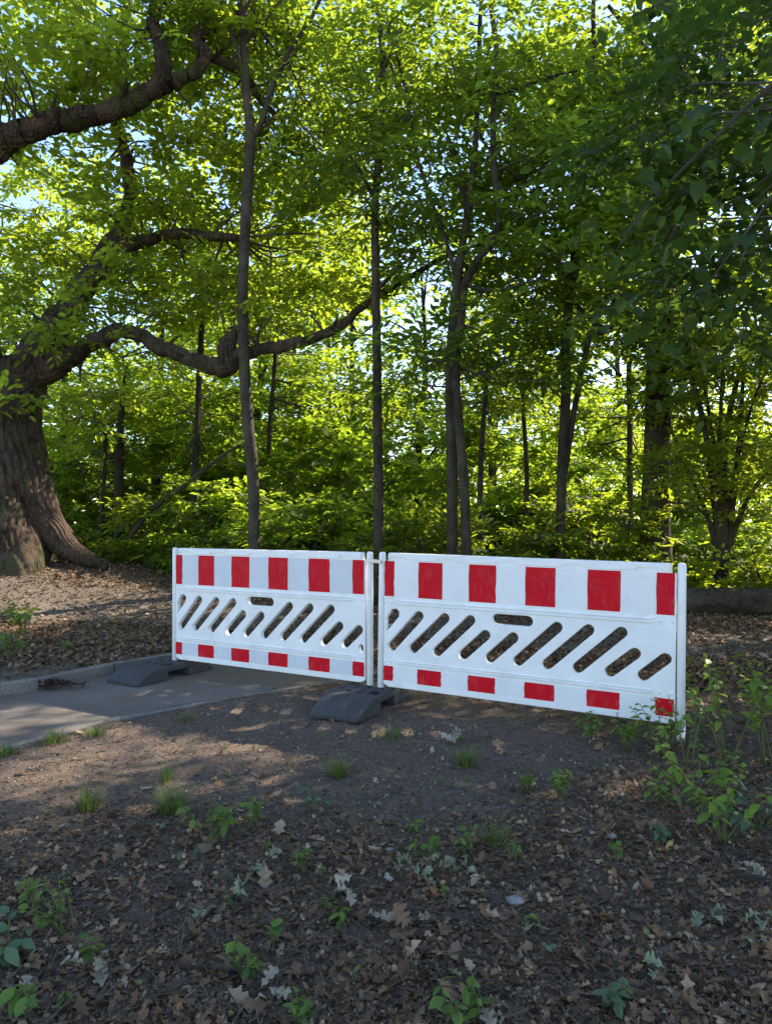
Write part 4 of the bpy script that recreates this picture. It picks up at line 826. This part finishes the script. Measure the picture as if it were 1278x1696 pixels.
for a in [('dark grey stick lying across the bottom left litter', [(300, 1607), (360, 1608), (420, 1616), (470, 1624)], .0065, 'dead_wood'), ('crooked dark root stick pointing at the right barrier end', [(985, 1402), (1005, 1375), (1018, 1345), (1024, 1318)], .0075, 'dead_wood'),
          ('long thin curved twig at centre below the silvery leaves', [(650, 1505), (705, 1512), (750, 1525), (815, 1545)], .003), ('thin twig slanting up from the lying dark stick', [(470, 1600), (500, 1570), (560, 1540)], .004),
          ('broken grey stick at the lower right', [(1215, 1455), (1250, 1458), (1275, 1462)], .01, 'dead_wood'), ('bent twig in the middle of the litter', [(925, 1500), (965, 1510), (1000, 1495)], .004), ('short chunk of stick on the soil by acorns', [(262, 1408), (285, 1424)], .007, 'dead_wood')]: stick(*a)
# heap of dead stalks on the asphalt
p = gp_(84, 1138); hp = thing('debris_heap', p, 'small heap of wilted dead weeds on the asphalt path', 'debris'); mb = MB()
for k in range(130):
    a = U(0, 6.28); rr = U(0, .17); s_ = np.array([math.cos(a) * rr * 1.5, math.sin(a) * rr * .7, .01 + .05 * (1 - rr / .17) * U(.2, 1)]); t_ = U(0, 6.28); e = np.array([math.cos(t_), math.sin(t_), U(-.2, .35)]) * U(.03, .1)
    mb.tube(np.array([s_, s_ + e * .5 + [0, 0, .012], s_ + e]), [.004, .006, .002], 4)
put('stalks', mb.mesh('stalks', M['litter'], False, None), hp)

# ------------------------------------------------------------------ grass tufts
def tuft(label, px, py, n, h, sp=.05):
    p = gp_(px, py); V = []; F = []; n = int(n * 1.4); h *= 1.2
    for k in range(n):
        a = U(0, 6.28); b0 = np.array([math.cos(a), math.sin(a), 0]) * U(0, sp); ln = h * U(.5, 1.15); lean = U(.2, 1.1); d = np.array([math.cos(a + U(-.7, .7)), math.sin(a + U(-.7, .7)), 0]); w_ = np.array([-d[1], d[0], 0]) * U(.0014, .003); i0 = len(V)
        for s_ in (0, .4, .75, 1): c = b0 + d * ln * lean * s_ ** 1.6 * .8 + np.array([0, 0, ln * (s_ - .45 * lean * s_ ** 2.2)]); V += [c - w_ * (1 - s_ * .95), c + w_ * (1 - s_ * .95)]
        F += [[i0 + q_, i0 + q_ + 1, i0 + q_ + 3, i0 + q_ + 2] for q_ in (0, 2, 4)]
    tag(put('grass_tuft', new_mesh('grass_tuft', V, np.array(F), M['grass_blade'], True, np.repeat(rng.random(n), 3)), None, p), label, 'grass', 'grass tufts on the bare soil')
for a in [('grass fringe growing over the path edging at far left', 92, 1228, 130, .09, .10), ('grass tuft at the path edging, second from left', 160, 1216, 90, .07, .07), ('wispy grass on the soil left of the middle foot', 310, 1192, 60, .06, .08), ('yellowing grass tuft on bare soil at left', 150, 1338, 110, .12, .05), ('thick dark green grass tuft beside the yellowing one', 285, 1345, 170, .14, .06),
          ('small grass tuft just above the thick dark one', 278, 1290, 60, .09, .04), ('grass tuft on the soil below the middle rubber foot', 560, 1285, 110, .12, .05), ('grass tuft right below the white curled leaves', 770, 1265, 110, .11, .06), ('low sparse grass right of the middle rubber foot', 655, 1220, 100, .06, .12), ('flat grass tuft in the middle of the litter', 815, 1395, 70, .09, .05), ('wisp of grass at the left frame edge', 12, 1250, 80, .09, .06)]: tuft(*a)

# ------------------------------------------------------------------ seedlings and shoots
M['green_stem'] = bark_mat('green_stem', (.07, .085, .03), (.13, .14, .055), .3, 60, 0, .2, .002)
M['shoot_leaf'] = leaf_mat('shoot_leaf', (.075, .15, .026), (.15, .24, .040), (.34, .48, .03), .4)
L_OVATE = (np.array([[0, 0, 0], [.16, .18, .03], [.42, .29, .06], [.70, .20, .04], [1, 0, -.06], [.70, -.20, .04], [.42, -.29, .06], [.16, -.18, .03], [.42, 0, 0], [.70, 0, -.01]]), np.array([[0, 8, 1], [1, 8, 2], [2, 8, 3], [3, 8, 9], [3, 9, 4], [4, 9, 5], [5, 9, 8], [5, 8, 6], [6, 8, 7], [7, 8, 0]]))
HM = {k: [one_leaf('seedling_leaf', L_OVATE, M[k], r, wv) for r, wv in ((.15, .5), (.5, 1), (.85, .2))] for k in ('herb_leaf', 'dusty_leaf', 'bush_leaf', 'shoot_leaf')}
def plant(label, px, py, h, nst, nl, ls, m='herb_leaf', spread=.5, name='seedling', cat='plant', p=None):
    p = gp_(px, py) if p is None else p; root = thing(name, p, label, cat); h *= 1.0; ls *= (.88 if name == 'seedling' else 1.0); nst = int(nst * (1.6 if name == 'seedling' else 1) + .5)
    for k in range(nst):
        a = U(0, 6.28); e = np.array([math.cos(a) * h * spread * U(.3, 1), math.sin(a) * h * spread * U(.3, 1), h * U(.6, 1)]); st = np.array([U(-.02, .02), U(-.02, .02), -.01]) * (1 if nst > 1 else .2)
        c = spline(np.array([st, (st + e) / 2 + [0, 0, .12 * h], e]), 5); mb = MB(); mb.tube(c, np.linspace(.0028, .0012, len(c)) * (1 + h), 5); put('stem', mb.mesh('stem', M['green_stem'], True), root)
        for q_ in range(nl):
            t_ = min(.999, .3 + .7 * (q_ + 1) / nl) * (len(c) - 1.001); i0 = int(t_); pt = c[i0] + (c[i0 + 1] - c[i0]) * (t_ - i0)
            o = put('leaf', HM[m][rng.integers(3)], root); place(o, pt, rot(q_ * 2.5 + a + U(-.8, .8), U(-.75, .4), U(-.7, .7)), ls * U(.45, 1.2))
    return root
for a in [('leafy herb clump on the soil left of centre, the largest one', 345, 1400, .17, 5, 6, .055, 'herb_leaf', .8), ('herb with broad leaves right of the largest clump', 418, 1375, .13, 3, 5, .05), ('seedling with yellowish leaves at centre left', 500, 1440, .11, 3, 4, .05), ('small seedling above the yellowish one', 510, 1345, .10, 3, 4, .045, 'dusty_leaf'),
          ('tall seedling with serrated leaves at lower left', 115, 1545, .16, 4, 6, .045, 'herb_leaf', .8), ('pale leafed seedling left of the serrated one', 60, 1500, .12, 3, 5, .04), ('dark dusty leaves low at the left frame edge', 20, 1590, .12, 3, 4, .075, 'dusty_leaf', .9), ('three-leaved seedling below the serrated one', 155, 1585, .07, 1, 4, .055), ('broad bright leaf sprout at the bottom left corner', 55, 1680, .10, 2, 4, .06), ('seedling crossing the lying dark stick', 405, 1620, .11, 3, 5, .045),
          ('seedling with round leaves above the lying dark stick', 450, 1560, .09, 2, 5, .042), ('four-leaved bright seedling left of centre bottom', 567, 1525, .06, 1, 5, .055), ('seedlings at the bottom edge left of centre', 500, 1690, .10, 3, 4, .045), ('seedling pair at the bottom edge, left plant', 742, 1690, .10, 2, 5, .055), ('seedling pair at the bottom edge, right plant', 790, 1685, .11, 2, 5, .055), ('bright seedling beside the silvery leaf pair', 705, 1425, .12, 3, 5, .05),
          ('thin seedlings right of the bright one', 765, 1415, .10, 3, 4, .045), ('small seedling on the soil before the white leaves', 680, 1372, .06, 2, 4, .045), ('tiny seedling at centre of the litter', 845, 1420, .07, 2, 4, .04), ('seedling with upright leaves at the right', 1025, 1425, .10, 2, 6, .04), ('dusty seedling at bottom right of centre', 1015, 1670, .08, 3, 5, .05, 'dusty_leaf'), ('tiny bright sprout in the mid right litter', 875, 1525, .04, 1, 4, .03),
          ('ivy-like dark shoots left of the right barrier end', 870, 1310, .10, 4, 5, .05), ('green weed clump before the lower stripe', 930, 1320, .13, 5, 5, .05), ('weed sprout at the left of the right shoots', 975, 1225, .16, 5, 6, .055), ('small plant by the sapling leaves near the dark root stick', 1090, 1390, .08, 3, 4, .045, 'dusty_leaf'), ('weeds growing beside the gravel path at far left', 40, 1050, .38, 10, 7, .09, 'herb_leaf', .8), ('second weed patch at far left nearer the kerb', 20, 1090, .25, 6, 6, .08, 'herb_leaf', .9),
          ('low weed on the leaf strip between weeds and kerb', 110, 1080, .12, 4, 5, .06)]: plant(*a)
x, y = sector(44, 1.8, 4.6, 1.2, -.1)
for a, c in zip(x, y):
    if inpoly(np.array([a]), np.array([c]), POLY)[0]: continue
    plant('tiny green seedling sprouting out of the leaf litter', 0, 0, U(.03, .07), 1, int(rng.integers(3, 6)), U(.02, .034), ('herb_leaf', 'dusty_leaf', 'herb_leaf')[rng.integers(3)], .6, 'tiny_seedling', 'plant', np.array([a, c, float(gh(a, c))]))['group'] = 'tiny seedlings in the litter'
# shoots round the right barrier end
for a in [('leafy shoot hiding the foot of the right barrier end', 1095, 1250, .30, 9, 8, .058, 'shoot_leaf', .8), ('leafy shoot just left of the right barrier end', 1030, 1240, .20, 8, 7, .052, 'shoot_leaf', .8), ('tall thin shoot right of the barrier end', 1200, 1270, .62, 6, 10, .062, 'shoot_leaf', .5), ('broad leaved shoot at the right frame edge', 1268, 1270, .66, 8, 11, .066, 'shoot_leaf', .45),
          ('low spreading shoot below the barrier end', 1150, 1330, .27, 9, 8, .06, 'shoot_leaf', .9), ('bright shoot with big leaves in the right litter', 1195, 1395, .24, 7, 8, .062, 'shoot_leaf', .8), ('ground-hugging dark ivy at the right edge', 1255, 1370, .14, 8, 7, .055, 'dusty_leaf', 1.3), ('small shoot between barrier end and yellow leaf', 1090, 1330, .14, 6, 6, .05, 'herb_leaf', .9), ('thin upright shoot on the gravel side of the barrier end', 1165, 1215, .5, 3, 8, .055, 'shoot_leaf', .4)]:
    plant(*a, name='shoot')
q_ = gp_(1128, 1262)
plant('slender dark twig with tiny leaves in front of the right barrier end', 0, 0, .46, 4, 14, .026, 'dusty_leaf', .38, 'shoot', 'plant', q_ + np.array([-.02, -.12, 0]))
